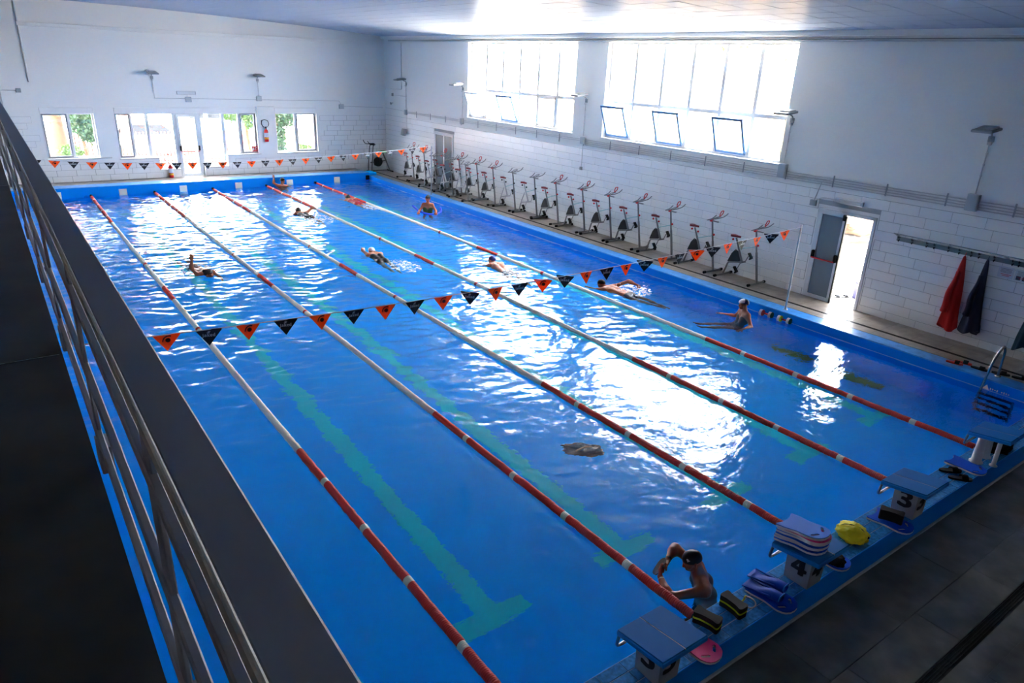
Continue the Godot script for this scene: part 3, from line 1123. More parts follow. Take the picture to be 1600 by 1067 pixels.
func blocks() -> void:
	for n in [5, 4, 3, 2]:
		var xc: float = -9.315 + (5 - n) * 2.0
		var at := V(xc, 0.302, 0.0)
		var lab: String = {5: "starting block numbered 5, blue plate bare", 4: "starting block numbered 4 under the stack of kickboards", 3: "starting block numbered 3 with a bare blue plate", 2: "starting block on white post legs nearest the pool ladder"}[n]
		var t := thing("starting_block", lab, "starting block", at, 0.0, "starting blocks")
		var px: float = [0, 0, -0.01, -0.105, -0.07, -0.05][n]
		var tilt := Basis(Vector3.RIGHT, -atan(0.065 / 0.47))
		var mid := Transform3D(tilt, V(px, 0.445, 0.27))
		var s := begin()
		for q in [-0.122, 0.122]: box(s, mid * V(q, 0.004, 0), V(0.240, 0.012, 0.466), 0.003, tilt)
		obj("plate", s, "block_plate", t)
		s = begin()
		box(s, mid * V(0, -0.022, 0), V(0.50, 0.045, 0.48), 0.008, tilt)
		obj("plate_rim", s, "block_edge", t)
		s = begin()
		box(s, mid * V(0, 0.002, 0), V(0.006, 0.012, 0.468), 0.0, tilt)
		obj("seam", s, "white_strip", t)
		s = begin()
		tube(s, rounded([V(px - 0.215, 0.39, 0.045), V(px - 0.215, 0.22, 0.02), V(px + 0.215, 0.22, 0.02), V(px + 0.215, 0.39, 0.045)], 0.05), 0.014, 10)
		obj("backstroke_bar", s, "steel", t)
		if n == 2:
			s = begin()
			for q in [[-0.10, 0.17, 0.045, 0.06], [-0.02, 0.34, 0.026, 0.026], [0.14, 0.17, 0.045, 0.06]]:
				var p := begin()
				lathe(p, [[q[3] + 0.02, 0.0], [q[3] + 0.02, 0.008], [q[3], 0.012], [q[2], 0.36 + 0.1 * q[1]], [0.0, 0.36 + 0.1 * q[1]]], Transform3D(Basis(), V(q[0], 0, q[1])), 16)
				obj("leg", p, "frame_white", t)
			continue
		s = begin()
		var a := 0.112
		var b := 0.125   # flares slightly to the top
		var z0 := 0.108
		var z1 := 0.353
		var top := [V(-b, 0.39, z0 - 0.01), V(b, 0.39, z0 - 0.01), V(b, 0.42, z1), V(-b, 0.42, z1)]
		var low := [V(-a, 0, z0), V(a, 0, z0), V(a, 0, z1), V(-a, 0, z1)]
		flat(s)
		for k in 4: quad(s, low[(k + 1) % 4], low[k], top[k], top[(k + 1) % 4])
		quad(s, top[3], top[2], top[1], top[0])
		var body := obj("pedestal", s, "block_body", t)
		var dm := digit_mesh(n)
		for side in 2:
			var face_at := Transform3D(Basis(Vector3.UP, -PI / 2) * Basis(Vector3.RIGHT, 0.03), V(-0.1195, 0.20, 0.235)) if side == 0 else Transform3D(Basis(), V(0.0, 0.20, 0.3545))
			var num := piece("number", dm, "print_black", body, face_at)
			for q in [V(0.008, 0.004, 0.0002), V(-0.008, -0.004, 0.0004)]:   # a bold stencilled stroke
				var both := SurfaceTool.new()
				both.append_from(num.mesh, 0, Transform3D.IDENTITY)
				both.append_from(dm, 0, Transform3D(Basis(), q))
				num.mesh = both.commit()


# ---------- things lying about on the near end ----------

func kick_shape(s: SurfaceTool, th: float, y0: float) -> void:   # lies flat: x across, z along (rounded end at +z), hand slots near the rounded end
	for sd in [1.0, -1.0]:
		var e := Vector2(0.126, 0.30)
		var c := Vector2(0, 0.385)
		var n := (c - e).normalized().orthogonal() * 0.013
		var a := e.lerp(c, 0.2)
		var b := e.lerp(c, 0.78)
		if n.y < 0: n = -n
		var low := [Vector2(0, 0.034), Vector2(0.05, 0.03), Vector2(0.09, 0.016), Vector2(0.125, 0.0), Vector2(0.14, 0.006), Vector2(0.138, 0.08), Vector2(0.124, 0.15), Vector2(0.118, 0.20), Vector2(0.122, 0.25), e, a, a.lerp(b, 0.15) - n, a.lerp(b, 0.85) - n, b, c]
		var up := [c, b, a.lerp(b, 0.85) + n, a.lerp(b, 0.15) + n, a, e, Vector2(0.126, 0.335), Vector2(0.112, 0.375), Vector2(0.088, 0.405), Vector2(0.05, 0.425), Vector2(0, 0.432)]
		for poly in [low, up]:
			var p := []
			for q in poly: p.append([q.x * sd, q.y])
			if sd < 0: p.reverse()
			# polygon in x/z, thickness in y
			prism(s, p, th, Transform3D(Basis(V(1, 0, 0), V(0, 0, 1), V(0, -1, 0)), V(0, y0 + th, -0.215)))

func kickboard(label: String, at: Vector3, turn: float, top: String, group: String, flip := false) -> Node3D:
	var t := thing("kickboard", label, "kickboard", at, turn, group)
	var s := begin()
	kick_shape(s, 0.020, 0.0)
	obj("white_layer", s, "foam_white", t)
	s = begin()
	kick_shape(s, 0.0085, 0.020)
	obj("coloured_layer", s, top, t)
	return t

func buoy(label: String, at: Vector3, turn: float, band: String) -> void:
	var t := thing("pull_buoy", label, "pull buoy", at, turn, "pull buoys on the blue edge")
	var p := []
	for k in 40:
		var u := TAU * k / 40
		var w := 0.078 - 0.036 * pow(absf(sin(u)), 3.0)
		var x := 0.118 * signf(cos(u)) * pow(absf(cos(u)), 0.55)
		var z := w * signf(sin(u)) * pow(absf(sin(u)), 0.5)
		p.append([x, z])
	for q in [[0.0, 0.048, "black_foam"], [0.048, 0.018, band], [0.066, 0.05, "black_foam"]]:
		var s := begin()
		prism(s, p, q[1], Transform3D(Basis(V(1, 0, 0), V(0, 0, -1), V(0, 1, 0)), V(0, q[0], 0)))
		obj("foam_layer", s, q[2], t)

func lump(s: SurfaceTool, r: Vector3, at: Vector3, rough: float, sd: float, n := 18) -> void:   # a soft crumpled bag resting on y = 0
	s.set_smooth_group(0)
	var g := []
	for i in n + 1:
		var row := []
		for k in 2 * n:
			var th := PI * i / n - PI / 2
			var ph := TAU * k / (2 * n)
			var d := V(cos(th) * cos(ph), sin(th), -cos(th) * sin(ph))
			var q := 1.0 + rough * noise.get_noise_3d(d.x * 1.6 + sd, d.y * 1.6, d.z * 1.6) + 0.35 * rough * (1.0 - 2.0 * absf(noise.get_noise_3d(d.x * 3.1, d.y * 3.1 + sd, d.z * 3.1)))
			var v := d * r * q
			v.y = maxf(v.y, -r.y * 0.8) + r.y * 0.8
			row.append(at + v)
		g.append(row)
	for i in n:
		for k in 2 * n:
			var k2 := (k + 1) % (2 * n)
			quad(s, g[i][k], g[i][k2], g[i + 1][k2], g[i + 1][k])

func slipper(called: String, label: String, at: Vector3, turn: float, sole: String, strap: String, group: String) -> void:
	var t := thing(called, label, "slipper", at, turn, group)
	var p := []
	for k in 28:
		var u := TAU * k / 28
		var z := 0.135 * cos(u)
		var w := 0.047 * (1.0 + 0.16 * cos(u - 0.5)) * (1.0 - 0.16 * exp(-pow((z + 0.02) / 0.05, 2)))
		p.append([w * signf(sin(u)) * pow(absf(sin(u)), 0.75), z])
	p.reverse()
	var s := begin()
	prism(s, p, 0.024, Transform3D(Basis(V(-1, 0, 0), V(0, 0, 1), V(0, 1, 0)), V(0, 0, 0)))
	obj("sole", s, sole, t)
	s = begin()
	var arch := []
	for k in 11:
		var a := PI * k / 10
		arch.append([0.051 * cos(a), 0.014 + 0.05 * sin(a)])
	var inner := arch.duplicate()
	inner.reverse()
	for q in inner: arch.append([q[0] * 0.9, 0.014 + (q[1] - 0.014) * 0.9])
	prism(s, arch, 0.075, Transform3D(Basis(), V(0, 0, 0.0)))
	obj("strap", s, strap, t)

func deck_things() -> void:
	var Y := 0.302
	# the stack on block 4
	var cols := ["foam_blue", "foam_blue", "foam_blue", "foam_blue", "foam_pink", "foam_pale"]
	var labs := ["bottom blue kickboard of the stack on starting block 4", "blue kickboard second from the bottom of the stack on block 4", "blue kickboard third from the bottom of the stack on block 4", "blue kickboard just under the pink one in the stack on block 4", "pink kickboard in the stack on block 4, under the pale top one", "pale blue worn kickboard on top of the stack on block 4"]
	var rise := Basis(Vector3.RIGHT, -atan(0.065 / 0.47))
	for k in 6:
		var b := kickboard(labs[k], V(-7.455 + [0.0, 0.012, -0.008, 0.01, 0.0, -0.006][k], 0.762 + 0.0305 * k, 0.235 + [0.0, -0.012, 0.008, 0.0, 0.012, -0.006][k]), 0.0, cols[k], "stack of kickboards on block 4")
		b.basis = rise * Basis(Vector3.UP, [0.0, 0.05, -0.03, 0.02, -0.04, 0.06][k])
	kickboard("pink kickboard lying half under the plate of starting block 5", V(-8.835, Y, 0.235), 0.12, "foam_pink", "kickboards on the blue edge")
	kickboard("blue kickboard with a pair of blue fins lying on it", V(-7.79, Y, 0.245), 0.02, "foam_blue", "kickboards on the blue edge")
	kickboard("blue kickboard under the black bag beside starting block 4", V(-6.83, Y, 0.20), 0.1, "foam_blue", "kickboards on the blue edge")
	kickboard("blue kickboard under the black pull buoy beside block 3", V(-5.68, Y, 0.255), 0.08, "foam_blue", "kickboards on the blue edge")
	kickboard("blue kickboard beside the white post of the farthest starting block", V(-3.67, Y + 0.0, 0.17), 0.0, "foam_blue", "kickboards on the blue edge")
	buoy("black pull buoy with a yellow stripe beside the pink kickboard", V(-8.575, Y, 0.125), PI / 2 + 0.25, "foam_yellow")
	buoy("black pull buoy with a yellow stripe and goggles leaning on it", V(-8.235, Y, 0.135), PI / 2 - 0.02, "foam_yellow")
	buoy("black pull buoy resting on the blue kickboard beside block 3", V(-5.67, Y + 0.027, 0.23), PI / 2 + 0.35, "black_foam")
	# yellow bag
	var t := thing("drawstring_bag", "crumpled yellow drawstring bag on the blue edge between two blocks", "bag", V(-6.31, Y, 0.155))
	var s := begin()
	lump(s, V(0.135, 0.085, 0.15), Vector3.ZERO, 0.26, 3.0, 28)
	obj("bag", s, "bag_yellow", t)
	s = begin()
	tube(s, [V(-0.08, 0.11, -0.13), V(-0.04, 0.145, -0.08), V(0.0, 0.152, -0.02), V(0.03, 0.145, 0.05), V(0.03, 0.115, 0.12), V(0.03, 0.09, 0.14)], 0.004, 6)
	blob_ball(s, V(0.03, 0.085, 0.145), V(0.014, 0.014, 0.018), 6)
	obj("drawstring", s, "black_plastic", t)
	# black bags
	t = thing("mesh_bag", "small crumpled black bag on the kickboard beside block 4", "bag", V(-6.87, Y + 0.027, 0.30))
	s = begin()
	lump(s, V(0.075, 0.05, 0.08), Vector3.ZERO, 0.5, 9.0, 16)
	obj("bag", s, "black_foam", t)
	t = thing("duffel_bag", "large black bag lying behind the post-legged starting block", "bag", V(-2.84, Y, 0.20))
	s = begin()
	lump(s, V(0.20, 0.12, 0.13), Vector3.ZERO, 0.35, 15.0, 20)
	obj("bag", s, "black_foam", t)
	s = begin()
	tube(s, [V(-0.16, 0.14, 0.05), V(-0.08, 0.22, 0.06), V(0.06, 0.23, 0.05), V(0.15, 0.15, 0.03)], 0.010, 6)
	obj("strap", s, "black_plastic", t)
	# fins
	for k in 2:
		var f := thing("swim_fin", ["upper blue rubber fin of the pair on the kickboard", "lower blue rubber fin of the pair, nearer the water"][k], "swim fin", V(-7.84 + 0.155 * k, Y + 0.027, 0.15 - 0.06 * k), 0.12, "pair of blue fins")
		s = begin()
		var rings := []
		for j in 13:
			var u := j / 12.0
			var z := lerpf(0.19, -0.16, u)
			var w := lerpf(0.052, 0.075, smoothstep(0.45, 1.0, u))
			var h := lerpf(0.085, 0.012, smoothstep(0.15, 0.85, u))
			var ring := []
			for m in 16:
				var a := TAU * m / 16
				ring.append(V(w * signf(cos(a)) * pow(absf(cos(a)), 0.7), maxf(h * 0.5 + h * 0.5 * sin(a), 0.0), z))
			rings.append(ring)
		s.set_smooth_group(0)
		for j in 12:
			for m in 16:
				quad(s, rings[j][(m + 1) % 16], rings[j][m], rings[j + 1][m], rings[j + 1][(m + 1) % 16])
		var last := []
		for m in 16: last.append(rings[12][m])
		for m in 14: tri(s, last[0], last[m + 2], last[m + 1])
		obj("blade_and_pocket", s, "fin_blue", f)
		s = begin()
		for sd in [-1.0, 1.0]: tube(s, [V(sd * 0.055, 0.05, 0.10), V(sd * 0.06, 0.03, 0.0), V(sd * 0.075, 0.014, -0.15)], [0.008, 0.010, 0.006], 6)
		obj("rail", s, "fin_blue", f)
		s = begin()
		tube(s, [V(-0.05, 0.04, 0.185), V(-0.04, 0.085, 0.19), V(0.04, 0.085, 0.19), V(0.05, 0.04, 0.185)], 0.006, 6)
		obj("heel_strap", s, "block_edge", f)
	# goggles
	t = thing("swim_goggles", "clear swimming goggles with yellow trim leaning on a black pull buoy", "goggles", V(-8.10, Y + 0.035, 0.12), 0.3)
	for sd in [-1.0, 1.0]:
		s = begin()
		var loop := []
		for k in 15: loop.append(V(sd * 0.033 + 0.026 * cos(TAU * k / 14), 0.012 + 0.02 * sin(TAU * k / 14) * 0.9, 0.02))
		tube(s, loop, 0.005, 6, false)
		obj("lens_rim", s, "foam_yellow", t)
		s = begin()
		blob_ball(s, V(sd * 0.033, 0.012, 0.018), V(0.024, 0.017, 0.008), 8)
		obj("lens", s, "lamp_glass", t)
	s = begin()
	var bandp := []
	for k in 13: bandp.append(V(0.066 * cos(PI * k / 12), 0.01 + 0.01 * sin(TAU * k / 12), 0.02 + 0.11 * sin(PI * k / 12)))
	tube(s, bandp, 0.007, 6)
	obj("strap", s, "lamp_glass", t)
	# slippers on the near end and by the ladder
	slipper("slipper", "black rubber slipper at the water's edge, far one of the pair near block 2", V(-3.96, Y, 0.10), 0.9, "black_foam", "black_foam", "pair of black slippers near block 2")
	slipper("slipper", "black rubber slipper near the outer rim, near one of the pair by block 2", V(-4.05, Y, 0.255), 0.75, "black_foam", "black_foam", "pair of black slippers near block 2")
	slipper("slipper", "orange and black slipper on the kerb left of the ladder, kerb side", V(0.225, FL, -1.64), 0.25, "slipper_orange", "black_foam", "orange slippers left of the ladder")
	slipper("slipper", "orange and black slipper on the kerb left of the ladder, wall side", V(0.37, FL, -1.56), 0.25, "slipper_orange", "black_foam", "orange slippers left of the ladder")
	slipper("slipper", "black slipper just left of the ladder's foot on the kerb", V(0.33, FL, -1.28), 0.15, "black_foam", "black_foam", "black slippers by the ladder")
	slipper("slipper", "black slipper behind the ladder's foot", V(0.42, FL, -0.98), 0.4, "black_foam", "black_foam", "black slippers by the ladder")
	slipper("slipper", "thick black slipper on the deck right of the ladder", V(0.50, FL, -0.70), 0.3, "black_foam", "black_plastic", "black slippers by the ladder")
	# foam dumb-bells floating along the kerb
	for k in 2:
		var d := thing("foam_dumbbell", ["floating foam dumb-bell with a red and a green end", "floating foam dumb-bell with a yellow and a green end"][k], "dumb-bell", V(-0.075, 0.05, -5.27 + 0.44 * k), 0.12, "foam dumb-bells floating by the kerb")
		s = begin()
		tube(s, [V(0, 0, -0.13), V(0, 0, 0.13)], 0.018, 10)
		obj("grip", s, "foam_red", d)
		for sd in [-1.0, 1.0]:
			for j in 3:
				s = begin()
				var zz: float = sd * (0.075 + 0.028 * j)
				lathe(s, [[0.0, -0.013], [0.062, -0.013], [0.068, -0.008], [0.068, 0.008], [0.062, 0.013], [0.0, 0.013]], Transform3D(Basis(Vector3.RIGHT, PI / 2), V(0, 0, zz)), 18, -1)
				var outer: bool = (sd < 0 and j > 0) or (sd > 0 and j < 2)
				var tint: String = ["foam_red", "foam_yellow"][k] if sd < 0 else "foam_green"
				obj("disc", s, "foam_cream" if outer else tint, d)


# ---------- water bikes parked along the right wall ----------

func make_bike(white: bool) -> Node3D:
	var t := thing("water_bike", "", "exercise bike")
	var fw := 0.26 if white else 0.33
	var fm := "bike_white" if white else "bike_steel"
	var s := begin()
	for z in [-0.2, 0.75]:
		s = begin()
		tube(s, [V(-fw, 0.035, z), V(fw, 0.035, z)], 0.024, 10)
		var bar_ := obj("foot_bar", s, "bike_steel", t)
		for sd in [-1.0, 1.0]:
			s = begin()
			tube(s, [V(sd * (fw - 0.05), 0.035, z), V(sd * (fw + 0.015), 0.035, z)], 0.034, 10)
			obj("rubber_foot", s, "black_plastic", bar_)
	s = begin()
	tube(s, rounded([V(0, 0.05, -0.2), V(0, 0.36, -0.10), V(0, 0.44, 0.30)], 0.05), 0.022, 8)
	tube(s, [V(0, 0.36, -0.10), V(0, 0.70, 0.06)], 0.016, 8)
	obj("frame", s, fm, t)
	s = begin()
	tube(s, [V(0, 0.44, 0.27), V(0, 0.97, 0.02)], [0.026, 0.021], 8)
	obj("seat_tube", s, fm, t)
	s = begin()
	tube(s, [V(0, 0.05, 0.75), V(0, 0.75, 0.615)], 0.028, 10)
	tube(s, [V(0, 0.75, 0.615), V(0, 1.24, 0.52)], 0.022, 10)
	obj("front_post", s, "bike_steel", t)
	s = begin()
	tube(s, [V(0, 0.73, 0.15), V(0, 0.88, 0.585)], 0.011, 6)
	obj("link", s, "green_link", t)
	# saddle
	s = begin()
	var p := []
	for k in 24:
		var u := TAU * k / 24
		var z := 0.135 * cos(u)
		p.append([(0.022 + 0.062 * smoothstep(0.06, -0.10, z)) * signf(sin(u)) * pow(absf(sin(u)), 0.6), z])
	p.reverse()
	prism(s, p, 0.045, Transform3D(Basis(V(-1, 0, 0), V(0, 0, 1), V(0, 1, 0)), V(0, 0.99, 0.01)), 0)
	obj("saddle", s, "red_saddle", t)
	s = begin()
	for q in [V(0.03, 0.88, 0.11), V(-0.03, 0.93, -0.04), V(0.0, 0.91, 0.625)]: blob_ball(s, q, V(0.028, 0.028, 0.028), 6)
	obj("knob", s, "black_plastic" if white else "red_knob", t)
	# handlebar
	s = begin()
	tube(s, rounded([V(-0.22, 1.44, 0.79), V(-0.22, 1.34, 0.69), V(-0.20, 1.26, 0.50), V(0.20, 1.26, 0.50), V(0.22, 1.34, 0.69), V(0.22, 1.44, 0.79)], 0.06), 0.013, 8)
	tube(s, rounded([V(-0.06, 1.26, 0.50), V(-0.06, 1.37, 0.72), V(0.06, 1.37, 0.72), V(0.06, 1.26, 0.50)], 0.04), 0.010, 6)
	obj("handlebar", s, "bike_steel", t)
	s = begin()
	box(s, V(0, 1.235, 0.60), V(0.05, 0.03, 0.22), 0.008)
	obj("stem", s, "bike_steel", t)
	if not white:
		s = begin()
		tube(s, rounded([V(0, 1.37, 0.72), V(-0.05, 1.44, 0.76), V(-0.045, 1.52, 0.79), V(0.045, 1.52, 0.79), V(0.05, 1.44, 0.76), V(0, 1.37, 0.72)], 0.03), 0.012, 6)
		obj("bottle_holder", s, "red_knob", t)
		s = begin()
		box(s, V(0, 1.235, 0.50), V(0.075, 0.05, 0.08), 0.01)
		obj("clamp", s, "red_knob", t)
		# black mesh wings beside the frame
		s = begin()
		for sd in [-0.03, 0.03]:
			prism(s, [[-0.11, 0.38], [0.23, 0.45], [0.12, 0.66], [0.055, 0.69], [-0.02, 0.60]], 0.006, Transform3D(Basis(V(0, 0, 1), V(0, 1, 0), V(-1, 0, 0)), V(sd + 0.003, 0, 0)))
		obj("mesh_panel", s, "bike_mesh", t)
	s = begin()
	tube(s, [V(-0.09, 0.44, 0.30), V(0.09, 0.44, 0.30)], 0.022, 8)
	tube(s, [V(-0.09, 0.44, 0.30), V(-0.10, 0.29, 0.24)], 0.012, 6)
	tube(s, [V(0.09, 0.44, 0.30), V(0.10, 0.59, 0.36)], 0.012, 6)
	obj("crank", s, fm, t)
	for q in [V(-0.16, 0.275, 0.24), V(0.16, 0.59, 0.37)]:
		s = begin()
		box(s, q, V(0.10, 0.035, 0.16), 0.012, Basis(Vector3.RIGHT, 0.9))
		box(s, q + V(0, -0.05, 0.02), V(0.09, 0.09, 0.03), 0.01, Basis(Vector3.RIGHT, 0.4))
		obj("pedal", s, "black_foam", t)
	return t

func aqua_bikes() -> void:
	var red := make_bike(false)
	var pale := make_bike(true)
	var used := [false, false]
	var spots := [[1.15, -7.217, 0], [1.15, -8.478, 0], [1.15, -9.803, 0], [1.15, -11.02, 0], [1.15, -12.15, 0], [1.15, -13.29, 0], [1.15, -14.55, 0], [1.15, -15.65, 1], [1.15, -16.81, 1], [1.15, -17.99, 0], [1.20, -19.10, 0], [0.66, -18.96, 1], [1.20, -20.30, 0], [0.72, -20.14, 1], [1.20, -21.50, 0], [0.74, -21.36, 1], [1.08, -22.68, 0], [1.13, -23.80, 0]]
	var ord := ["first", "second", "third", "fourth", "fifth", "sixth", "seventh"]
	var nr := 0
	var nw := 0
	for q in spots:
		var w: int = q[2]
		var lab := ""
		if w == 0:
			nr += 1
			if nr <= 7: lab = "steel water bike with red saddle, %s in the row counted from the exit door" % ord[nr - 1]
			elif nr == 8: lab = "red-saddled steel bike just beyond the two white-framed single ones"
			elif nr <= 11: lab = "steel water bike against the wall, %s of the three doubled by a white one" % ord[nr - 9]
			elif nr == 12: lab = "single steel bike just beyond the doubled pairs, before the last one"
			else: lab = "last steel water bike of the wall row, next to the grey corner bike"
		else:
			nw += 1
			lab = ["white-framed water bike without mesh, nearer the door of the two single ones", "white-framed water bike without mesh, farther from the door of the two single ones", "white-framed bike on the kerb side, nearest the door of the doubled pairs", "white-framed bike on the kerb side of the middle doubled pair, near the pole", "white-framed bike on the kerb side of the farthest doubled pair"][nw - 1]
		var src: Node3D = pale if w == 1 else red
		var at := V(q[0], FL, q[1])
		var o: Node3D
		if not used[w]:
			used[w] = true
			o = src
			o.position = at
			o.set_meta("label", lab)
			o.set_meta("group", "water bikes along the right wall")
		else:
			o = dup(src, at, 0.0, lab, "water bikes along the right wall")
		o.rotation.y = rng.randf_range(-0.05, 0.05)
		for c in o.get_children():   # cranks stopped at different angles
			if c.name.begins_with("pedal") or c.name.begins_with("crank"): pass
	# the older bike in the corner
	var t := thing("corner_bike", "grey exercise bike with a green saddle in the far right corner", "exercise bike", V(0.80, FL, -25.72), PI)
	var s := begin()
	for x in [-0.05, 0.06]: tube(s, rounded([V(0.40 + x, 0.03, x), V(0.33 + x, 0.85, x), V(0.30 + x, 1.12, x), V(0.20 + x, 1.18, x)], 0.08), 0.024, 8)
	obj("front_post", s, "bike_steel", t)
	s = begin()
	tube(s, [V(-0.55, 0.04, 0), V(-0.22, 0.80, 0)], 0.034, 8)
	tube(s, [V(-0.36, 0.48, 0), V(0.36, 0.42, 0)], 0.03, 8)
	obj("frame", s, "bike_steel", t)
	s = begin()
	for x in [-0.55, 0.40]: tube(s, [V(x, 0.035, -0.27), V(x, 0.035, 0.27)], 0.03, 8)
	obj("foot_bar", s, "black_plastic", t)
	s = begin()
	blob_ball(s, V(-0.22, 0.86, 0), V(0.17, 0.05, 0.11), 8)
	obj("saddle", s, "green_seat", t)
	s = begin()
	tube(s, [V(0.02, 0.44, -0.035), V(0.02, 0.44, 0.035)], 0.20, 20)
	obj("flywheel", s, "bike_mesh", t)
	s = begin()
	for sd in [-1.0, 1.0]: tube(s, rounded([V(0.22, 1.16, 0.0), V(0.26, 1.16, sd * 0.22), V(0.50, 1.20, sd * 0.24), V(0.58, 1.34, sd * 0.22)], 0.07), 0.015, 6)
	box(s, V(0.28, 1.20, 0), V(0.20, 0.05, 0.16), 0.015)
	obj("handlebar", s, "black_plastic", t)
	for sd in [-1.0, 1.0]:
		s = begin()
		tube(s, [V(0.02, 0.44, sd * 0.05), V(0.02 + sd * 0.05, 0.44 - sd * 0.15, sd * 0.10)], 0.014, 6)
		box(s, V(0.02 + sd * 0.05, 0.44 - sd * 0.16, sd * 0.16), V(0.09, 0.03, 0.10), 0.008)
		obj("pedal", s, "black_plastic", t)


# ---------- fittings on the walls ----------

func flood(label: String, at: Vector3, turn: float, drop: float) -> void:   # arm comes out of the wall along local +z
	var t := thing("floodlight", label, "floodlight", at, turn, "grey floodlights on the walls")
	var s := begin()
	var tilt := Basis(Vector3.RIGHT, 0.12)
	var c := V(0, 0.06, 0.30)
	box(s, c, V(0.34, 0.05, 0.42), 0.014, tilt)
	box(s, c + V(0, 0.035, -0.05), V(0.26, 0.04, 0.26), 0.014, tilt)
	obj("housing", s, "lamp_grey", t)
	s = begin()
	box(s, c + tilt * V(0, -0.028, 0), V(0.27, 0.008, 0.33), 0.002, tilt)
	obj("lamp_glass", s, "lamp_glass", t)
	s = begin()
	tube(s, rounded([V(0, -0.10, 0.02), V(0, -0.02, 0.02), V(0, 0.03, 0.16)], 0.05), 0.016, 8)
	box(s, V(0, -0.10, 0.012), V(0.10, 0.10, 0.024), 0.006)
	obj("bracket", s, "lamp_grey", t)
	s = begin()
	lathe(s, [[0.035, 0.0], [0.04, 0.01], [0.04, 0.05], [0.0, 0.055]], Transform3D(Basis(), V(0.0, -0.20, 0.03)), 10)
	tube(s, [V(0, -0.2, 0.03), V(0, -drop, 0.03)], 0.010, 6)
	for k in 3: box(s, V(0, -0.35 - k * (drop - 0.5) / 3, 0.025), V(0.035, 0.02, 0.03), 0.004)
	obj("conduit", s, "pipe_grey", t)

func jbox(label: String, at: Vector3, size: Vector3) -> void:
	var t := thing("junction_box", label, "junction box", at, 0.0, "grey junction boxes on the walls")
	var s := begin()
	box(s, Vector3.ZERO, size, 0.008)
	obj("body", s, "box_grey", t)
	s = begin()
	if size.x < size.z:
		box(s, V(-size.x / 2 - 0.004, 0, 0), V(0.01, size.y * 0.9, size.z * 0.9), 0.003)
	else:
		box(s, V(0, 0, size.z / 2 + 0.004), V(size.x * 0.9, size.y * 0.9, 0.01), 0.003)
	obj("lid", s, "box_grey", t)

func conduit(label: String, runs: Array, r: float, m := "pipe_grey", clips := []) -> void:
	var o: Vector3 = runs[0][0]
	var t := thing("conduit", label, "pipe", o)
	for pts in runs:
		var rel := []
		for p in pts: rel.append(p - o)
		var s := begin()
		tube(s, rounded(rel, 0.06), r, 8)
		obj("pipe", s, m, t)
	for c in clips:
		var s := begin()
		box(s, c[0] - o, c[1], 0.003)
		obj("clip", s, "lamp_grey", t)

